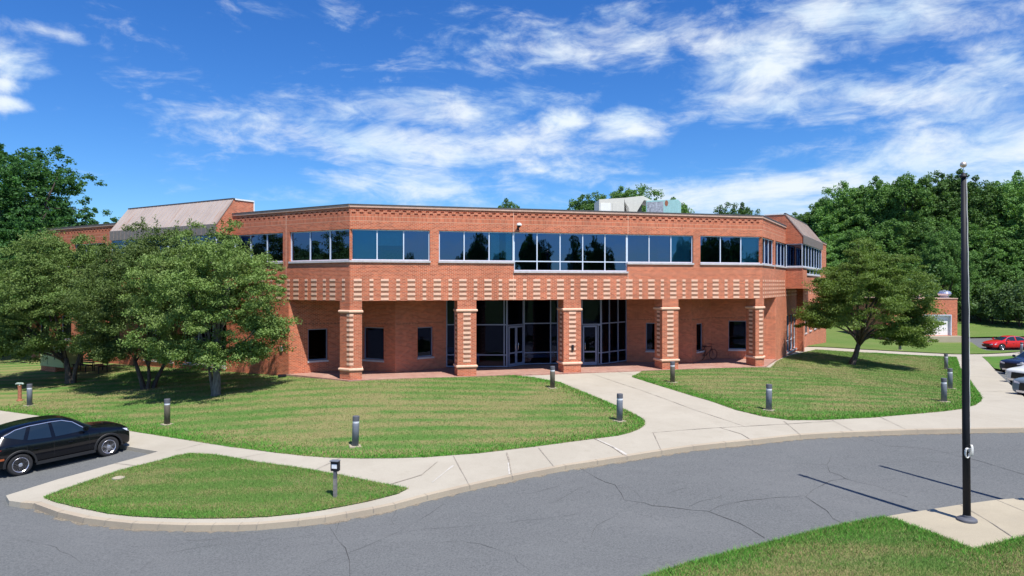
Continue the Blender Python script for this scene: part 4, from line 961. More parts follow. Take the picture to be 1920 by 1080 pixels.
small_tree(132, 719, 4.0, 3.4, 3.2, 5.15, 13, 'leaf_apple', 560, 190, .052, .54, [(-.12, 0, .19), (.22, .05, .13)], 1.5, 'leftmost small leafy tree of the left row, dark trunk split in a V', GA, shoots=14, cx=-.9, taper=.14, bottom=-.75,
           skirt=[(-2.6, -.5, 2.2, .6, 60), (1.5, -.6, 2.3, .5, 34), (-4.2, 0, 2.7, .7, 60), (-3.4, -1.2, 2.6, .8, 60), (-5.2, -.4, 3.6, .8, 70), (-1.0, -1.0, 2.4, .5, 30)])
small_tree(1598, 684, 3.95, 3.5, 3.25, 4.75, 14, 'leaf_hawthorn', 480, 200, .055, .60, [(0, 0, .20)], 1.6, 'broad olive green tree on the right lawn beside the building', None, lean=(.45, 0), cx=1.0, name='hawthorn_tree', shoots=6, taper=.20, flat=.34,
           skirt=[(3.4, -.4, 1.9, .6, 60), (-2.4, -.2, 2.9, .6, 40), (2.4, -.6, 2.3, .5, 34), (4.4, 0, 2.7, .5, 40), (3.9, -.3, 3.6, .5, 30), (-2.6, .2, 3.6, .4, 20)], bottom=-.62)

# big trees: prototypes, then copies
def big_tree(name, seed, H, R0, leaf, n, per, size, rc, trunk_r, trunk_h, bottom=-.55, lump=.17, top=.92, flat=.95):
    root = empty(name, (0, 0, 0)); rg = np.random.default_rng(seed); rz = (H-trunk_h*.75)/2; zc = H-rz
    C = crown_points(rg, n, R0, R0, rz*top, zc, lump=lump, bottom=bottom, shell=.6); tips = C[rg.choice(len(C), 22, replace=False)]*[.9, .9, 1]
    limbs('trunk', root, 0, [(0, 0, trunk_r)], tips, M['bark'], seed, trunk_h); rr = rc*(.55+.8*rg.random(len(C)))
    leaf_cloud('crown', C, rr, per, size, seed, M[leaf], root, flat=flat); return root
protos = [big_tree('maple_tree', 21, 20, 5.6, 'leaf_forest', 620, 105, .15, .66, .35, 6), big_tree('maple_tree', 22, 20, 5.0, 'leaf_forest', 560, 105, .15, .62, .33, 7, lump=.22), big_tree('maple_tree', 23, 20, 6.2, 'leaf_forest', 680, 105, .15, .68, .36, 5, lump=.18)]
used = [False]*3
def place_big(k, x, y, h, label, group, rz=0.0, sxy=1.0, z=None):
    o = protos[k] if not used[k] else copy_tree(protos[k]); used[k] = True; s = h/20
    o.location = (x, y, T1(x, y)-.3 if z is None else z); o.rotation_euler = (0, 0, rz); o.scale = (s*sxy, s*sxy, s); tag(o, label, 'tree', group)
    return o
def px2x(px, Y): return (px-CX)/FPX*Y
def top2h(py, Y, x): return (HY-py)/FPX*Y + CAMZ - T1(x, Y) + .3
GF = 'woodland trees on the slope at the right'
rows = [(1500, 398, 122), (1545, 372, 118), (1590, 345, 112), (1640, 333, 108), (1695, 330, 104), (1745, 328, 107), (1790, 320, 103), (1840, 348, 105), (1885, 343, 100), (1925, 320, 103), (1975, 335, 100),
        (1555, 440, 101), (1610, 425, 100), (1668, 412, 99), (1725, 418, 98), (1780, 408, 98), (1835, 415, 98), (1890, 420, 97), (1945, 410, 96), (1620, 360, 122), (1720, 345, 122), (1815, 350, 121), (1905, 345, 120), (1655, 478, 96), (1755, 490, 95), (1860, 485, 94), (1930, 475, 93), (1590, 500, 97), (1705, 505, 95), (1810, 498, 94)]
rr_ = random.Random(5)
def wood_label(i, px):
    tier = 'tall broadleaf tree on the skyline, ' if i < 11 else ('mid height broadleaf tree of the wood, ' if i < 23 else 'low front tree of the wood, ')
    return tier + ('behind the right wing canopy and olive tree' if px < 1640 else ('above the garage between olive tree and flagpole' if px < 1800 else 'right of the flagpole'))
for i, (px, py, Y) in enumerate(rows):
    x = px2x(px, Y); h = top2h(py, Y, x); place_big(i % 3, x, Y, h, wood_label(i, px), GF, rr_.uniform(0, 6.28), max(.85, min(1.5, 1.12*20/h*.62+.35)))
for i, (px, py, Y, lab) in enumerate([(950, 374, 105, 'tree top showing alone above the middle of the roof parapet'), (1103, 364, 112, 'tree top just left of the rooftop air unit'), (1192, 349, 110, 'tallest tree top, directly behind the rooftop air unit'), (1262, 372, 112, 'tree top just right of the rooftop air unit'),
                                      (1383, 380, 112, 'tree top above the right end of the roof parapet'), (1555, 392, 125, 'tree top behind the sloping canopy at the right wing')]):
    x = px2x(px, Y); place_big(i % 3, x, Y, top2h(py, Y, x), lab, None, rr_.uniform(0, 6.28), .85 if i in (0, 4) else 1.02)
# dark locust and its neighbours at the left edge
def locust(seed):
    root = empty('locust_tree', (0, 0, 0)); rg = np.random.default_rng(seed); C = []
    for k in range(112):      # flat sprays on long boughs
        az = rg.random()*6.28; z = 5+11*rg.random(); r = (1.2+5.2*rg.random()**.7)*(1.12-.045*(z-4)); c = np.array([r*cos(az), r*sin(az), z])
        for j in range(16): C.append(c+rg.normal(size=3)*[1.05, 1.05, .42])
    C = np.array(C); tips = C[rg.choice(len(C), 34, replace=False)]; limbs('trunk', root, 0, [(0, 0, .33)], tips, M['bark'], seed, 5.2)
    leaf_cloud('crown', C, .42*(.4+1.1*rg.random(len(C))), 62, .10, seed, M['leaf_locust'], root, flat=.75, spread=.8); return root
lo = locust(31); lo.location = (-39.4, 52.5, -1.3); lo.scale = (1.18, 1.18, 1.02); tag(lo, 'tall dark feathery tree rising at the left edge of the photo', 'tree')
for x, y, sc, rz, lab in ((-34.8, 50.5, .66, 1.2, 'small dark feathery tree hiding the left end of the roof'), (-44.0, 50.0, 1.08, 2.0, 'dark feathery tree at the far left, mostly out of the picture'), (-41.0, 57, .80, 4.1, 'lower dark feathery tree behind the leftmost small tree')):
    c = copy_tree(lo); c.location = (x, y, -1.3); c.rotation_euler.z = rz; c.scale = (sc, sc, sc); tag(c, lab, 'tree')
for i, (px, py, Y) in enumerate([(-40, 470, 75), (30, 520, 72), (80, 500, 80), (-110, 430, 70)]):
    x = px2x(px, Y); place_big(i % 3, x, Y, top2h(py, Y, x), 'dark background tree filling in behind the feathery trees at the left', 'background trees at the left', rr_.uniform(0, 6), 1.1)
# trees across the road behind the viewpoint: they show mirrored in the window strip
def mirrored(px, py, P, ang, D):
    k = (px-CX)/FPX; d = dirv(ang); t = (P.x-k*P.y)/(k*d.y-d.x); W = P+d*t; n = outn(ang); v = W.normalized(); r = v-n*(2*v.dot(n)); q = W+r*D
    dist = W.length+D; return q.x, q.y, CAMZ+(HY-py)/(FPX*sqrt(1+k*k))*dist+1.9
mt = [(893, 446, P1, AM, 72, .62), (872, 484, P1, AM, 75, .6), (935, 482, P1, AM, 80, .7), (990, 440, P1, AM, 74, .55), (1016, 462, P1, AM, 82, .8), (1078, 462, P1, AM, 70, .6), (1112, 455, P1, AM, 78, .8), (1138, 468, P1, AM, 84, .7),
      (1280, 460, P1, AM, 72, .9), (1340, 444, P1, AM, 70, .95), (1372, 452, P1, AM, 76, .9), (1415, 482, P1, AM, 80, 1.0), (775, 486, P1, AM, 84, .6), (596, 470, P1, AL, 66, .9), (556, 478, P1, AL, 70, .9), (640, 478, P1, AL, 72, 1.1), (480, 474, P1, AL, 64, .9), (1440, 455, P5, AR, 60, 1.2)]
for i, (px, py, P, ang, D, sxy) in enumerate(mt):
    x, y, top = mirrored(px, py+6, P, ang, D); sxy *= .62; place_big(i % 3, x, y, top-T1(x, y), 'tree across the road, seen mirrored in the window strip', 'trees mirrored in the windows', rr_.uniform(0, 6), sxy)
# shrubs on the bank
def shrub(px, py, w, h, seed, label, group=None, leaf='leaf_shrub', size=.12, n=46, per=90, name='shrub'):
    p = at(px, py); root = empty(name, p, 0, label, 'shrub', group); rg = np.random.default_rng(seed); C = crown_points(rg, n, w/2, w/2*.8, h*.5, h*.48, lump=.3, bottom=-.6)
    m = MB()
    for k in range(6): t = C[rg.integers(len(C))]; m.tube([(0, 0, -.1), (t[0]*.4, t[1]*.4, t[2]*.5), tuple(t)], [.05, .035, .01], 5)
    m.build('stem', M['bark'], root); leaf_cloud('crown', C, h*.17*(.6+.8*rg.random(len(C))), per, size, seed, M[leaf], root, flat=.8); return root
GS = 'shrubs along the foot of the woodland'
for i, (px, py, w, h, lf) in enumerate([(1812, 598, 6, 6.4, 'leaf_forest'), (1838, 602, 5.5, 4.6, 'leaf_shrub'), (1862, 608, 6, 4.4, 'leaf_shrub'), (1888, 608, 6, 5.6, 'leaf_forest'), (1912, 613, 6, 5.8, 'leaf_shrub'), (1945, 614, 7, 5.8, 'leaf_shrub'), (1735, 600, 7, 8, 'leaf_forest'), (1690, 602, 7, 8, 'leaf_forest'), (1640, 604, 7, 7, 'leaf_forest'), (1590, 608, 7, 7, 'leaf_forest'), (1770, 600, 7, 8, 'leaf_forest'), (1795, 598, 6, 7, 'leaf_forest'), (1850, 596, 7, 8.5, 'leaf_forest'), (1900, 598, 7, 8.5, 'leaf_forest')]):
    shrub(px, py, w, h, 60+i, 'rounded shrub at the foot of the wooded bank, ' + ('hidden behind the garage and olive tree' if px < 1800 else ('pale grey green, right of the flagpole' if lf == 'leaf_shrub' else 'dark green, right of the flagpole')), GS, lf, .14, 70, 120)
shrub(1722, 622, 3.2, 7.5, 75, 'blue green upright shrub behind the garage block', None, 'leaf_shrub', .13, 60, 90)
# ---------------------------------------------------------------- lawn bollard lights
def make_bollard(kind):
    root = empty('bollard_light', (0, 0, 0)); mt = M['bol_grey'] if kind == 'grey' else M['bol_bronze']
    m = MB(); m.lathe([(.118, .03), (.118, .80), (.112, .815)], 24); m.build('shaft', mt, root, smooth=False)
    for p in root.children[0].data.polygons: p.use_smooth = abs(p.normal.z) < .5
    m = MB(); m.lathe([(.09, .81), (.112, .83), (.112, .885), (.09, .90)], 24); m.build('lens', M['lens'], root)
    m = MB(); m.lathe([(.10, .895), (.119, .90), (.119, 1.05), (.112, 1.068), (.02, 1.072)], 24); m.build('cap', M['cap'], root)
    m = MB(); m.box(-.20, .20, -.20, .20, -.25, .035); m.build('footing', M['pad'], root, bevel=.01)
    return root
bp = {'grey': make_bollard('grey'), 'bronze': make_bollard('bronze')}; bu = {'grey': 0, 'bronze': 0}
for px, py, kind, lab, tl in [(666, 837, 'grey', 'grey cylindrical bollard light nearest the road on the left lawn', (0.008, .028)),
    (1161.5, 790, 'grey', 'grey bollard light at the lawn tip left of the walkway', (0, .02)), (1441.5, 769.5, 'grey', 'grey bollard light on the right lawn edge, right of the walkway', (0, .035)),
    (1036, 728, 'bronze', 'bronze bollard light on the left lawn close to the middle pier', (0, 0)), (1261, 717.5, 'bronze', 'bronze bollard light in front of the fourth pier', (0, 0)),
    (313.5, 796, 'bronze', 'bronze bollard light in front of the two right crabapple trees', (0, 0)), (55.5, 761, 'grey', 'grey bollard light beside the rusty standpipe at the left', (0, 0)),
    (1770, 753.5, 'grey', 'grey bollard light nearest in the row of three left of the flagpole', (0, .01)), (1781.5, 729, 'grey', 'middle grey bollard light of the three left of the flagpole', (0, .01)),
    (1774, 692.5, 'grey', 'farthest grey bollard light of the three left of the flagpole', (0, .01)), (1687.5, 656, 'grey', 'distant grey bollard light under the right edge of the olive tree', (0, 0)),
    (1915, 663, 'grey', 'grey bollard light standing in front of the red car', (0, -.03))]:
    o = bp[kind] if not bu[kind] else copy_tree(bp[kind]); bu[kind] += 1; o.location = at(px, py); o.rotation_euler = (tl[0], tl[1], .3*bu[kind]); tag(o, lab, 'bollard light', 'bollard lights on the lawns')
# ---------------------------------------------------------------- flagpoles
def flagpole(name, p, label, tilt=.010):
    r = empty(name, p, 0, label, 'flagpole'); r.rotation_euler = (0, -tilt, 0)
    m = MB(); m.lathe([(.084, .04), (.082, 2.4), (.074, 5.0), (.056, 8.28)], 20); m.build('pole', M['black'], r, smooth=True)
    m = MB(); m.lathe([(.22, 0), (.215, .045), (.17, .075), (.10, .09), (.09, .14), (.03, .14)], 28); m.build('base_flange', M['bol_grey'] if False else M['cap'], r)
    m = MB(); m.lathe([(.03, 8.27), (.088, 8.30), (.088, 8.32), (.06, 8.36), (.03, 8.40), (.01, 8.41)], 20); m.build('truck', M['black'], r)
    m = MB(); m.tube([(0, 0, 8.40), (0, 0, 8.55)], .007, 6)
    for i in range(1): pass
    m.build('finial_stem', M['chrome'], r); m = MB(); m.lathe([(.001+.072*sin(pi*k/12), 8.60-.072*cos(pi*k/12)) for k in range(13)], 20); m.build('finial_ball', M['gold'], r, smooth=True)
    pts = []; 
    for k in range(70): z = 1.75+(8.27-1.75)*k/69; pts.append((.080+.022*sin(pi*(z-1.75)/6.5)-.018*(z/8.3)+.004*sin(z*9), -.02, z))
    m = MB(); m.tube(pts, .006, 6); pts2 = [(x-.02-.012*((z-1.7)/6.5), -.05, z) for x, y, z in pts]; m.tube(pts2, .0045, 6); m.build('halyard', M['rope'], r)
    m = MB()
    for k in range(5):
        a = k*.4; m.tube([(-.045+.065*cos(t)*.75, -.088-.01*k, 1.66+.115*sin(t+a*.1)) for t in [2*pi*j/14 for j in range(15)]], .010, 6)
    for k in range(4): m.tube([(.094+.012*k, -.02+.04*cos(t), 1.70+.13*sin(t)) for t in [2*pi*j/14 for j in range(15)]], .009, 6)
    m.build('rope_coil', M['rope'], r); m = MB(); m.box(-.012, .012, -.15, -.08, 1.66, 1.69); m.tube([(-.0, -.14, 1.58), (-.0, -.15, 1.78)], .012, 6); m.build('cleat', M['chrome'], r)
    return r
fp = at(1813, 976); flagpole('flagpole', fp, 'tall black flagpole with gilded ball and white halyard on a concrete pad')
d1 = Vector(G(1520, 897, -KD)); d2 = Vector(G(1668, 880, -KD)); dd = d2-d1; f2 = Vector((fp.x+dd.x, fp.y+dd.y)); flagpole('flagpole', (f2.x, f2.y, T1(*f2)), 'second black flagpole just outside the right edge, casting the farther long shadow', 0)
pl2 = [(f2.x-1.2, f2.y-1.2), (f2.x+1.6, f2.y-1.2), (f2.x+1.6, f2.y+1.2), (f2.x-1.2, f2.y+1.2)]
# ---------------------------------------------------------------- post lamp in the small lawn
p = at(628.5, 934); r = empty('post_light', p, -.22, 'short wooden post with a square black flood light on the small pointed lawn', 'post light')
m = MB(); m.box(-.045, .045, -.045, .045, -.2, .55); m.build('lower_post', plain('weathered_wood', (.22, .21, .20), .9, .1, var=.25, vs=12), r, bevel=.006)
m = MB(); m.box(-.04, .04, -.04, .04, .552, .76); m.build('upper_post', M['cap'], r); m = MB(); m.box(-.12, .12, -.055, .075, .762, 1.04); m.build('housing', M['black'], r, bevel=.012)
m = MB(); m.box(-.080, .080, -.062, -.056, .84, .965); m.build('lens', M['lens'], r, bevel=.002); m = MB(); m.box(-.125, .125, -.10, .08, 1.041, 1.062); m.build('hood', M['bol_grey'], r)
# ---------------------------------------------------------------- standpipe at far left
M['rust'] = plain('rusty_orange_paint', (.36, .15, .09), .85, .15, var=.35, vs=14); M['verd'] = plain('verdigris_metal', (.34, .42, .36), .7, .3, var=.2)
p = at(37, 752); r = empty('standpipe', p, 0, 'rusty orange standpipe with a pale green cross handle beside the leftmost bollard', 'standpipe')
m = MB(); m.lathe([(.14, -.1), (.14, .06), (.085, .09), (.085, .74), (.10, .75), (.10, .78), (.03, .79)], 18); m.build('pipe', M['rust'], r); m = MB(); m.tube([(-.2, 0, .86), (-.13, 0, .89), (.13, 0, .89), (.2, 0, .86)], [.04, .05, .05, .04], 10); m.tube([(0, 0, .78), (0, 0, .88)], .035, 10); m.build('cross_handle', M['verd'], r)
# small flood light in the lawn and utility lid
p = at(529, 708, .01); r = empty('ground_spotlight', p, .3, 'small black spotlight on the grass by the brick corner', 'spotlight')
m = MB(); m.box(-.22, .22, -.10, .10, .03, .16); m.build('housing', M['black'], r, bevel=.03); m = MB(); m.box(-.17, .17, .101, .108, .05, .14); m.build('lens', M['lens'], r); m = MB(); m.box(-.03, .03, -.03, .03, -.06, .032); m.build('stake', M['black'], r)
p = at(222, 899, .03); r = empty('ground_valve_box', p, .6, 'small round pale valve box set flush in the small pointed lawn', 'valve box'); m = MB(); m.lathe([(.15, -.1), (.15, .035), (.13, .05), (.01, .052)], 20); m.build('lid', M['pad'], r); m = MB(); m.lathe([(.16, -.1), (.185, .0), (.185, .03), (.152, .034)], 20); m.build('collar', M['joint'], r)
# yellow green utility cabinet and picnic-like bits behind the left trees
M['cabin'] = plain('pale_green_enamel', (.48, .52, .24), .5, .4, var=.1)
x0, y0 = G(92, 697); p = Vector((x0, y0, T1(x0, y0))); r = empty('utility_cabinet', p, AL+.05, 'pale yellow green utility cabinet on a brick plinth behind the leftmost tree', 'utility cabinet')
m = MB(); m.box(-1.05, 1.6, 0, 1.2, .32, 1.55); m.build('housing', M['cabin'], r, bevel=.03); m = MB(); m.box(-1.0, .6, .05, 1.1, -.3, .318); m.build('plinth', M['brick'], r, uv=True); m = MB(); m.box(-.2, -.18, -.012, 0, .45, 1.45); m.box(.6, .64, -.03, 0, .8, 1.05); m.build('door_trim', M['cap'], r)
def bench(px, py, rz, label):
    x, y = G(px, py); r = empty('bench', (x, y, T1(x, y)), rz, label, 'bench', 'benches by the left wing'); m = MB(); [m.box(-.75, .75, -.22+.11*k, -.13+.11*k, .42, .455) for k in range(4)]; m.build('seat', M['black'], r)
    m = MB(); [m.box(-.75, .75, .26, .29, .52+.12*k, .60+.12*k) for k in range(3)]; m.build('backrest', M['black'], r)
    for s in (-.6, .6): m = MB(); m.tube([(s, -.2, -.05), (s, -.2, .42)], .03, 8); m.tube([(s, .25, -.05), (s, .24, .42), (s, .29, .86)], .03, 8); m.tube([(s, -.2, .40), (s, .24, .40)], .025, 8); m.build('leg', M['black'], r)
bench(155, 697, AL+.1, 'dark bench right of the leftmost tree trunk'); bench(188, 698, AL-.3, 'dark bench between the two left tree trunks')
# ---------------------------------------------------------------- rooftop units
def Froof(x, y, z): return FM(x, y, z)
M['beige'] = plain('beige_sheet_metal', (.62, .60, .53), .6, .3, var=.06); M['teal'] = plain('pale_teal_sheet', (.36, .60, .58), .6, .3, var=.12); M['mesh'] = plain('coil_mesh', (.36, .38, .42), .6, .3, var=.45, vs=7)
r = empty('rooftop_air_unit', (6.5, 50.9, 8.45), .02, 'beige box shaped air handling unit with a sloped hood on the roof', 'air unit')
def slab(name, q, y0, y1, mat):
    bmq = bmesh.new(); va = [bmq.verts.new((x, y0, z)) for x, z in q]; vb = [bmq.verts.new((x, y1, z)) for x, z in q]; bmq.faces.new(va); bmq.faces.new(list(reversed(vb))); n = len(q)
    for i in range(n): bmq.faces.new((va[i], va[(i+1) % n], vb[(i+1) % n], vb[i]))
    bmesh.ops.triangulate(bmq, faces=[f for f in bmq.faces if len(f.verts) > 4]); bmesh.ops.recalc_face_normals(bmq, faces=bmq.faces); me = bpy.data.meshes.new(name); bmq.to_mesh(me); bmq.free(); return put(name, me, mat, r)
slab('housing', [(0, .1), (1.88, .1), (1.88, 2.79), (0, 2.67)], 0, 2.6, M['beige'])
slab('hood', [(1.885, 2.79), (3.28, 2.95), (4.08, 2.55), (4.08, 2.47), (3.36, 2.63), (2.85, 1.8), (2.85, .6), (2.25, .6), (2.25, 2.0), (1.92, 2.5)], .02, 2.5, M['beige'])
m = MB(); m.box(1.9, 3.3, .5, 2.4, .05, 2.45); m.build('fan_section', M['fascia'], r); m = MB(); m.box(.1, 1.8, .1, 2.5, 0, .095); m.build('base_rail', M['flash'], r)
for k in range(2): m = MB(); m.box(.1+.9*k, .85+.9*k, -.015, -.001, .4, 2.4); m.build('access_panel', M['white'] if k == 0 else M['beige'], r)
r = empty('rooftop_condenser', (11.0, 49.6, 8.45), -.35, 'pale teal rooftop condenser with a grey coil face and an orange rust spot', 'condenser')
m = MB(); m.box(-1.25, 1.05, 0, 1.9, .1, 2.46); m.build('housing', M['teal'], r, bevel=.015); m = MB(); m.box(-1.18, .0, -.02, -.001, .3, 2.36); m.build('coil', M['mesh'], r); m = MB(); m.lathe([(.42, 2.465), (.42, 2.50), (.38, 2.52), (.02, 2.52)], 20, cx=0, cy=1.0); m.build('fan', M['flash'], r)
m = MB(); m.v = [(.22+.12*cos(t), -.006, 2.22+.22*sin(t)) for t in [2*pi*k/16 for k in range(16)]]; m.f = [tuple(range(16))]; m.m = [0]; m.build('rust_spot', M['rust'], r)
# ---------------------------------------------------------------- garage block far right
x, y = G(1795, 640); gx1 = x; gy = y; r = empty('garage_block', (x, y, T1(x, y)), 0.02, 'low brick garage block with a recessed white roller door at the right', 'garage')
def FG(u, v, z): return (-u, v, z)
H_ = 4.65*y/75; sc = y/75
m = MB(); mF = lambda u, v, z: (u, v, z); wall_cells(m, mF, -8.0, 0, -.5, H_, [(-3.9, -.65, .65, 2.95)], t=.35); m.box(-8.0, -.0, .351, 7, -.5, H_-.05); m.build('wall', M['brick'], r, uv=True, fix=False)
m = MB(); m.box(-8.05, .05, -.05, 7.05, H_, H_+.10); m.build('coping', M['cornice'], r)
for k in range(4): pass
m = MB(); [m.box(-3.85, -.7, .30, .34, .66+.56*k, .66+.56*k+.545) for k in range(4)]; d = m.build('roller_door', M['white'], r); m = MB(); m.box(-3.9, -3.8, .0, .29, .65, 2.95); m.box(-.72, -.65, -.02, .29, .65, 2.95); m.box(-3.8, -.72, .0, .29, 2.86, 2.95); m.build('frame', M['frame'], d)
m = MB(); m.box(-8.0, .1, -1.0, -.002, -.5, .62); m.build('loading_ledge', M['pad'], r)
for i, (px, py, lab) in enumerate([(1771, 562, 'round silver roof ventilator above the white garage door'), (1716, 566, 'round silver roof ventilator half hidden by the olive tree')]):
    xx = (px-CX)/FPX*(gy+2); v = empty('roof_ventilator', (xx, gy+2, T1(gx1, gy)+H_-.05), 0, lab, 'ventilator', 'roof ventilators'); q = MB(); q.lathe([(.50, 0), (.42, .3)], 20); q.build('curb', M['sill'], v)
    q = MB(); q.lathe([(.42, .305), (.62, .42), (.70, .62), (.60, .84), (.35, .98), (.1, 1.04), (.01, 1.05)], 20); q.build('turbine', M['chrome'], v)
# ---------------------------------------------------------------- bicycle in the right bay of the portico
x, y = MP(22.0, 3.6); r = empty('bicycle', (x, y, .01), AM+.25, 'dark bicycle leaning by the window at the right end of the portico', 'bicycle')
def ring(mb, cx, cz, rad, th, seg=28):
    mb.tube([(cx+rad*cos(2*pi*k/seg), 0, cz+rad*sin(2*pi*k/seg)) for k in range(seg+1)], th, 6, caps=False)
for cx in (-.52, .52):
    m = MB(); ring(m, cx, .34, .32, .02); w = m.build('wheel', M['rubber'], r); m = MB(); [m.tube([(cx, 0, .34), (cx+.31*cos(a), 0, .34+.31*sin(a))], .003, 4) for a in [k*pi/6 for k in range(12)]]; m.build('spokes', M['chrome'], w)
m = MB(); B = {'bb': (-.08, 0, .30), 'st': (-.22, 0, .82), 'hd': (.34, 0, .86), 'hl': (.38, 0, .72), 'ra': (-.52, 0, .34), 'fa': (.52, 0, .34)}
for a, b in (('bb', 'st'), ('st', 'hd'), ('bb', 'hl'), ('bb', 'ra'), ('st', 'ra'), ('hl', 'fa'), ('hd', 'hl')): m.tube([B[a], B[b]], .018, 8)
m.build('frame', M['black'], r); m = MB(); m.box(-.36, -.10, -.07, .07, .86, .91); m.tube([(-.22, 0, .80), (-.23, 0, .87)], .014, 6); m.build('saddle', M['rubber'], r, bevel=.015); m = MB(); m.tube([(.30, -.27, .98), (.34, -.1, 1.0), (.34, .1, 1.0), (.30, .27, .98)], .014, 8); m.tube([(.34, 0, .86), (.34, 0, 1.0)], .014, 8); m.build('handlebar', M['black'], r)
# lobby furniture seen dimly through the glass
M['sofa'] = plain('pale_blue_upholstery', (.42, .48, .62), .8, .2)
def armchair(u, v, rz, label):
    x, y = MP(u, v); r = empty('armchair', (x, y, .01), rz, label, 'armchair', 'lobby armchairs'); m = MB(); m.box(-.35, .35, -.32, .3, .22, .44); m.build('seat', M['sofa'], r, bevel=.05); m = MB(); m.box(-.35, .35, .301, .45, .2, .92); m.build('backrest', M['sofa'], r, bevel=.05)
    for s in (-1, 1): m = MB(); m.box(min(s*.351, s*.47), max(s*.351, s*.47), -.32, .45, .05, .62); m.build('armrest', M['sofa'], r, bevel=.04)
armchair(7.2, 5.6, .4, 'pale blue armchair behind the left lobby glass, right one of two'); armchair(6.1, 5.9, .1, 'pale blue armchair behind the left lobby glass, left one of two')
x, y = MP(11.6, 5.6); r = empty('reception_bench', (x, y, .01), AM, 'long low pale blue bench inside the lobby behind the third bay glass', 'bench'); m = MB(); m.box(-.9, .9, -.3, .3, .25, .45); m.build('seat', M['sofa'], r, bevel=.03); 
for s in (-.7, .7): m = MB(); m.box(s-.04, s+.04, -.25, .25, 0, .249); m.build('leg', M['chrome'], r)
# ---------------------------------------------------------------- cars
def car_paint(name, c, met=0.0, rough=.25):
    t = NT(name); t.fin(c, rough, .25, met); t.b.inputs['Coat Weight'].default_value = .45; t.b.inputs['Coat Roughness'].default_value = .03; return t.mat
M['cglass'] = NT('car_glass').fin((.010, .020, .034), .02, .6); M['plastic'] = plain('black_cladding', (.016, .0165, .018), .6, .4); M['lampg'] = plain('headlamp_glass', (.70, .73, .78), .12, .8, .2, .05); M['tail'] = plain('tail_lamp_red', (.33, .012, .012), .15, .7)
M['tyre'] = plain('tyre_rubber', (.028, .028, .030), .85, .25); M['amber'] = plain('amber_marker', (.35, .09, .03), .3, .5)
SUV = dict(st=[(-2.33, .62, .80, .55, .70, .50, .42), (-2.28, .99, 1.03, .60, .82, .60, .34), (-2.10, 1.08, 1.30, .64, .89, .62, .28), (-1.80, 1.10, 1.53, .66, .93, .64, .25), (-1.40, 1.085, 1.62, .67, .93, .66, .24), (-.8, 1.06, 1.675, .675, .93, .68, .24), (-.15, 1.045, 1.665, .67, .93, .68, .24),
    (.28, 1.035, 1.60, .65, .93, .66, .24), (.64, 1.035, 1.36, .66, .93, .64, .24), (.95, 1.03, 1.165, .68, .93, .62, .24), (1.30, 1.02, 1.12, .69, .93, .60, .24), (1.80, .99, 1.07, .68, .92, .56, .25), (2.10, .93, 1.00, .66, .88, .50, .27), (2.18, .72, .82, .58, .80, .42, .34)],
    wb=(-1.40, 1.355), wr=.365, win=[[(.68, 1.11), (.27, 1.44), (-.05, 1.55), (-.38, 1.565), (-.33, 1.09)], [(-.45, 1.09), (-.48, 1.565), (-1.0, 1.55), (-1.16, 1.14)], [(-1.28, 1.17), (-1.12, 1.54), (-1.45, 1.49), (-1.80, 1.34)]],
    ws=(.34, .90, 1.54, 1.15), rw=(-1.87, -2.22, 1.50, 1.14))
SED = dict(st=[(-2.33, .60, .72, .55, .70, .50, .36), (-2.25, .88, .95, .60, .84, .60, .28), (-1.95, .94, 1.02, .62, .88, .60, .22), (-1.60, .95, 1.12, .62, .90, .60, .20), (-1.15, .94, 1.34, .60, .90, .62, .18), (-.5, .93, 1.44, .59, .90, .62, .18), (.1, .91, 1.43, .59, .90, .62, .18),
    (.50, .90, 1.35, .60, .90, .60, .18), (.90, .90, 1.14, .62, .90, .58, .18), (1.20, .89, .99, .64, .90, .56, .18), (1.50, .86, .94, .65, .90, .55, .18), (1.90, .78, .86, .63, .88, .52, .20), (2.20, .68, .76, .58, .82, .46, .24), (2.32, .54, .62, .50, .70, .40, .32)],
    wb=(-1.33, 1.37), wr=.325, win=[[(.92, .96), (.50, 1.25), (.2, 1.335), (-.15, 1.345), (-.12, .95)], [(-.22, .95), (-.25, 1.345), (-.75, 1.32), (-1.05, 1.2), (-1.22, .98)]], ws=(.52, 1.20, 1.32, 1.0), rw=(-1.08, -1.62, 1.33, 1.07))
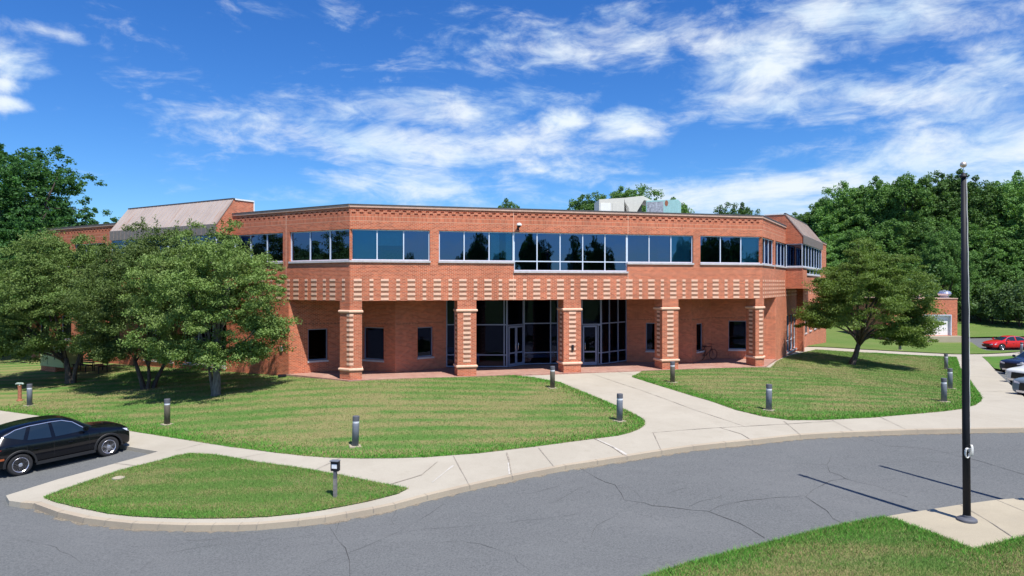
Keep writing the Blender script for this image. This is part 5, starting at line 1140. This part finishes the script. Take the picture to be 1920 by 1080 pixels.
def build_car(name, spec, paint, loc, rz, label, group=None, cladding=True, cat='car', roof_rail=True):
    root = empty(name, loc, rz, label, cat, group)
    V = []; F_ = []; ns = 0
    for (x, zb, zr, wr, w, _, z0) in spec['st']:
        half = [(0, z0), (w*.72, z0), (w*.95, z0+.07), (w*1.0, z0+.28*(zb-z0)), (w*1.005, z0+.62*(zb-z0)), (w*.985, zb-.05), (w*.955, zb), (wr+(w*.955-wr)*.42, zb+(zr-zb)*.50), (wr, zr-.075 if zr-zb > .2 else zb+(zr-zb)*.65), (wr-.16, zr-.012), (wr*.4, zr), (0, zr)]
        ring_ = half + [(-y, z) for y, z in reversed(half[1:-1])]; ns = len(ring_); V += [(x, y, z) for y, z in ring_]
    n = len(spec['st'])
    for i in range(n-1):
        for k in range(ns): k2 = (k+1) % ns; F_.append((i*ns+k, (i+1)*ns+k, (i+1)*ns+k2, i*ns+k2))
    F_.append(tuple(range(ns))); F_.append(tuple(reversed([(n-1)*ns+k for k in range(ns)])))
    me = bpy.data.meshes.new('body'); me.from_pydata(V, [], F_); bm = bmesh.new(); bm.from_mesh(me)
    bmesh.ops.recalc_face_normals(bm, faces=bm.faces)
    cl = bm.edges.layers.float.get('crease_edge') or bm.edges.layers.float.new('crease_edge')
    for e in bm.edges:
        a, b = e.verts[0].index, e.verts[1].index
        if a % ns == b % ns and a % ns in (6, ns-6): e[cl] = .55
    bm.to_mesh(me); bm.free(); tmp = bpy.data.objects.new('body', me); col.objects.link(tmp); sm = tmp.modifiers.new('s', 'SUBSURF'); sm.levels = 3; sm.render_levels = 3
    bpy.context.view_layer.update(); dg = bpy.context.evaluated_depsgraph_get(); me2 = bpy.data.meshes.new_from_object(tmp.evaluated_get(dg)); bpy.data.objects.remove(tmp)
    b2 = bmesh.new(); b2.from_mesh(me2); bvh = BVHTree.FromBMesh(b2); b2.free()
    # wheel arches
    body = put('body', me2, None, None); body.data.materials.append(paint); body.data.materials.append(M['rubber'])
    for xw in spec['wb']:
        for s in (-1, 1):
            c = MB(); c.lathe([(spec['wr']*1.17, .60), (spec['wr']*1.17, 1.3)], 40, 0, xw, spec['wr'], 'y')
            co = c.build('cut', M['rubber'], None); co.data.transform(Matrix.Scale(s, 4, (0, 1, 0)));
            if s < 0: co.data.flip_normals()
            bo = body.modifiers.new('b', 'BOOLEAN'); bo.object = co; bo.operation = 'DIFFERENCE'; bo.solver = 'EXACT'; bo.material_mode = 'TRANSFER'
            bpy.context.view_layer.update(); dg = bpy.context.evaluated_depsgraph_get(); m3 = bpy.data.meshes.new_from_object(body.evaluated_get(dg)); body.modifiers.clear(); body.data = m3; bpy.data.objects.remove(co)
    body.data.polygons.foreach_set('use_smooth', [p_.material_index == 0 for p_ in body.data.polygons]); body.parent = root; body.name = 'body'
    def patch(nm, poly, axis, s, mat, off=.006, step=.07, parent=None):
        pp = densify(poly, step); P = np.array(pp); lo, hi = P.min(0), P.max(0); gx, gy = np.meshgrid(np.arange(lo[0]+step/2, hi[0], step), np.arange(lo[1]+step/2, hi[1], step)); g = np.c_[gx.ravel(), gy.ravel()]
        g = g[inside(pp, g)] if len(g) else g; pts = [Vector(q) for q in pp]+[Vector(q) for q in g]; nn = len(pp); vo, _, fo, *_ = delaunay_2d_cdt(pts, [(i, (i+1) % nn) for i in range(nn)], [], 1, 1e-5); vv = []; ok = True
        for q in vo:
            if axis == 'y': o_, d_ = Vector((q.x, s*2, q.y)), Vector((0, -s, 0))
            elif axis == 'z': o_, d_ = Vector((q.x, q.y, 3)), Vector((0, 0, -1))
            else: o_, d_ = Vector((s*4, q.x, q.y)), Vector((-s, 0, 0))
            h, nr, _, _ = bvh.ray_cast(o_, d_)
            if h is None: h = o_+d_*(1.2 if axis == 'y' else (2.0 if axis == 'z' else 1.9)); nr = -d_
            if nr.dot(d_) > 0: nr = -nr
            vv.append(tuple(h+nr*off))
        m_ = bpy.data.meshes.new(nm); m_.from_pydata(vv, [], [tuple(f) for f in fo]); b_ = bmesh.new(); b_.from_mesh(m_); bmesh.ops.recalc_face_normals(b_, faces=b_.faces); b_.to_mesh(m_); b_.free(); return put(nm, m_, mat, parent or root, smooth=True)
    for s in (-1, 1):
        for wp in spec['win']: patch('side_window', wp, 'y', s, M['cglass'])
        x0 = spec['win'][0][0]; tr = [spec['win'][0][0], *spec['win'][0][1:4]] + [q for w_ in spec['win'][1:] for q in (w_[1:-1] if w_ is not spec['win'][-1] else w_[1:])]
        pts = []
        for q in densify(tr, .12, False):
            h, nr, _, _ = bvh.ray_cast(Vector((q[0], s*2, q[1]+.015)), Vector((0, -s, 0)))
            if h: pts.append(h+nr*.006)
        if len(pts) > 2: m = MB(); m.tube(pts, .016, 5); m.build('window_trim', M['chrome'], root)
    xa, xb, za, zb = spec['ws']; wt = spec['st'][6][3]-.06
    patch('windshield', [(xa, -wt), (xb, -wt-.10), (xb+.04, 0), (xb, wt+.10), (xa, wt), (xa+.03, 0)], 'z', 1, M['cglass'])
    xa, xb, za, zb = spec['rw']; patch('rear_window', [(xa, -wt+.05), (xb, -wt+.02), (xb, wt-.02), (xa, wt-.05)], 'z', 1, M['cglass'])
    zf = spec['st'][-2][1]; zbk = spec['st'][1][1]
    for s in (-1, 1):
        patch('headlight', [(s*.40, zf-.17), (s*.74, zf-.13), (s*.80, zf-.02), (s*.44, zf-.08)], 'x', 1, M['lampg']); patch('headlight_side', [(2.0, zf-.10), (2.1, zf-.13), (2.08, zf-.03), (1.86, zf+.01)], 'y', s, M['lampg'])
        patch('tail_light', [(s*.50, zbk-.16), (s*.80, zbk-.16), (s*.80, zbk-.02), (s*.46, zbk-.05)], 'x', -1, M['tail']); patch('tail_light_side', [(-2.24, zbk-.18), (-2.05, zbk-.08), (-1.90, zbk-.03), (-2.24, zbk-.03)], 'y', s, M['tail'])
        # mirror
        xm = spec['win'][0][0][0]-.10; zm = spec['win'][0][0][1]+.02; m = MB(); m.box(xm-.08, xm+.07, s*.92 if s > 0 else -1.10, 1.10 if s > 0 else -.92, zm, zm+.15); m.build('mirror', paint, root, bevel=.03)
        for xh in (.12, -.92): h_, nr, _, _ = bvh.ray_cast(Vector((xh, s*2, zbk-.17)), Vector((0, -s, 0))); m = MB(); hy = h_.y; m.tube([(xh-.09, hy, zbk-.17), (xh-.07, hy+s*.028, zbk-.168), (xh+.07, hy+s*.028, zbk-.166), (xh+.09, hy, zbk-.165)], .013, 6); m.build('door_handle', paint if not cladding else M['chrome'] if False else paint, root)
        # door seams
        for xs in ((-.40, -1.18, .72) if cladding else (-.17, -1.02, .95)):
            pts = []
            for zz2 in np.linspace(.34, zbk-.02, 9):
                h_, nr, _, _ = bvh.ray_cast(Vector((xs+(.0 if xs > -.5 else -.06*(zz2-.6)), s*2, zz2)), Vector((0, -s, 0)))
                if h_: pts.append(h_+nr*.0005)
            if len(pts) > 3: m = MB(); m.tube(pts, .005, 4); m.build('door_seam', M['rubber'], root)
    patch('grille', [(-.46, .46), (.46, .46), (.42, zf-.10), (-.42, zf-.10)], 'x', 1, M['plastic']); patch('lower_bumper', [(-.62, .34), (.62, .34), (.60, .44), (-.60, .44)], 'x', 1, M['chrome'] if cladding else M['plastic'])
    patch('rear_bumper', [(-.66, .42), (.66, .42), (.64, .62), (-.64, .62)], 'x', -1, M['plastic'])
    m = MB()
    if cladding:
        for s in (-1, 1):
            m = MB(); m.box(spec['wb'][0]+.44, spec['wb'][1]-.44, s*.90 if s > 0 else -.945, .945 if s > 0 else -.90, .25, .37); m.build('sill_cladding', M['plastic'], root, bevel=.015)
            for xw in spec['wb']:
                a0, a1 = (-.05, pi+.05); seg = 26; r0, r1 = spec['wr']*1.165, spec['wr']*1.36; m = MB(); k0 = 0
                for k in range(seg+1):
                    a = a0+(a1-a0)*k/seg
                    for rr2, yy in ((r0, .80), (r0, .950), (r1-.02, .955), (r1, .93), (r1, .80)):
                        m.v.append((xw+rr2*cos(a), s*yy, spec['wr']+rr2*sin(a)))
                for k in range(seg):
                    for j in range(5): j2 = (j+1) % 5; m.f.append((k*5+j, (k+1)*5+j, (k+1)*5+j2, k*5+j2)); m.m.append(0)
                m.build('wheel_arch', M['plastic'], root)
        if roof_rail:
            for s in (-1, 1): m = MB(); m.tube([(-1.45, s*.62, 1.585), (-1.3, s*.61, 1.665), (-.4, s*.60, 1.70), (.25, s*.60, 1.68), (.45, s*.60, 1.62)], .018, 6); m.build('roof_rail', M['plastic'], root)
        m = MB(); m.box(-2.34, -2.05, -.56, .56, 1.52, 1.555); m.build('roof_spoiler', paint, root, bevel=.012)
    wr = spec['wr']
    for xw in spec['wb']:
        for s in (-1, 1):
            y0, y1 = s*.70, s*.925; m = MB(); yl = .925*s; yi = .70*s
            m.lathe([(wr*.66, yl-s*.012), (wr*.80, yl), (wr*.95, yl-s*.004), (wr, yl-s*.035), (wr, yi+s*.03), (wr*.94, yi), (wr*.6, yi)], 36, 0, xw, wr, 'y'); w = m.build('wheel', M['tyre'], root)
            for p_ in w.data.polygons: p_.use_smooth = len(p_.vertices) == 4
            m = MB(); m.lathe([(wr*.67, yl-s*.0), (wr*.655, yl+s*.004), (wr*.61, yl-s*.01), (wr*.60, yl-s*.05)], 36, 0, xw, wr, 'y'); m.f = m.f[:-2]; m.m = m.m[:-2]
            for k in range(5):
                for dj in (-.16, .16):
                    a = 2*pi*k/5+.3; c0 = Vector((xw+.045*cos(a+dj*3), 0, wr+.045*sin(a+dj*3))); c1 = Vector((xw+wr*.63*cos(a+dj), 0, wr+wr*.63*sin(a+dj))); dn = (c1-c0).normalized(); nn_ = Vector((-dn.z, 0, dn.x)); hw = .034
                    pts = [c0-nn_*hw, c1-nn_*hw*1.1, c1+nn_*hw*1.1, c0+nn_*hw]; q = [Vector((v_.x, yl-s*.045, v_.z)) for v_ in pts]+[Vector((v_.x, yl-s*.012, v_.z)) for v_ in pts]; m.hexa(q)
            m.lathe([(.065, yl-s*.04), (.062, yl-s*.008), (.04, yl-s*.004)], 16, 0, xw, wr, 'y'); m.build('rim', M['chrome'], w)
            m = MB(); m.lathe([(wr*.60, yl-s*.10), (wr*.60, yl-s*.095)], 28, 0, xw, wr, 'y'); m.build('brake_disc', M['flash'], w)
    return root
def on_lot(px, py): x, y = G(px, py, -KD); return Vector((x, y, T1(x, y)-KD))
rw_ = on_lot(46, 890.5); fw_ = on_lot(201, 856.5); dvec = (fw_-rw_); hd = atan2(dvec.y, dvec.x)
nrm_ = Vector((sin(hd), -cos(hd), 0)); mid = rw_.lerp(fw_, .5)-nrm_*.90
pitch = -atan2(fw_.z-rw_.z, Vector((dvec.x, dvec.y)).length)
suv = build_car('parked_suv', SUV, car_paint('black_paintwork', (.003, .0035, .006), rough=.18), mid, hd, 'glossy black compact suv with silver wheels parked at the left edge', None, roof_rail=False); suv.rotation_euler = (0, pitch, hd)
for s_ in (-1, 1): m = MB(); m.box(-1.98, -1.86, .935*s_ if s_ > 0 else -.953, .953 if s_ > 0 else -.935, .62, .68); m.build('side_marker', M['amber'], suv)
x, y = G(1843, 656.5, -KD); rx_ = x+3.2; build_car('parked_hatchback', SED, car_paint('red_paintwork', (.55, .018, .016)), (rx_, y+.9, T1(rx_, y)-KD), pi+.06, 'bright red car facing left in the far lot at the right edge', None, cladding=False)
ang = atan2(*reversed([a-b for a, b in zip(G(1864, 692), G(1920, 744))]))   # direction of the lot kerb
GC = 'cars nosed in to the right hand path'
for (px, py, spec, c, lab, clad) in [(1884, 706, SUV, (.015, .022, .060), 'dark blue car nose, farthest of the three at the right edge path', True), (1897, 727, SUV, (.66, .67, .68), 'white car nose between the dark blue and the grey blue cars', True), (1913, 752, SUV, (.14, .18, .23), 'grey blue car nose, nearest of the three at the right edge', True)]:
    x, y = G(px, py, -KD); h2 = pi+.28; cx_ = x-cos(h2)*2.32+.4*sin(h2)+1.05; cy_ = y-sin(h2)*2.32+.9
    o = build_car('parked_car', spec, car_paint('paintwork', c), (cx_, cy_, T1(cx_, cy_)-KD), h2, lab, GC, cladding=clad, roof_rail=False)
# clump of low weeds along the kerb
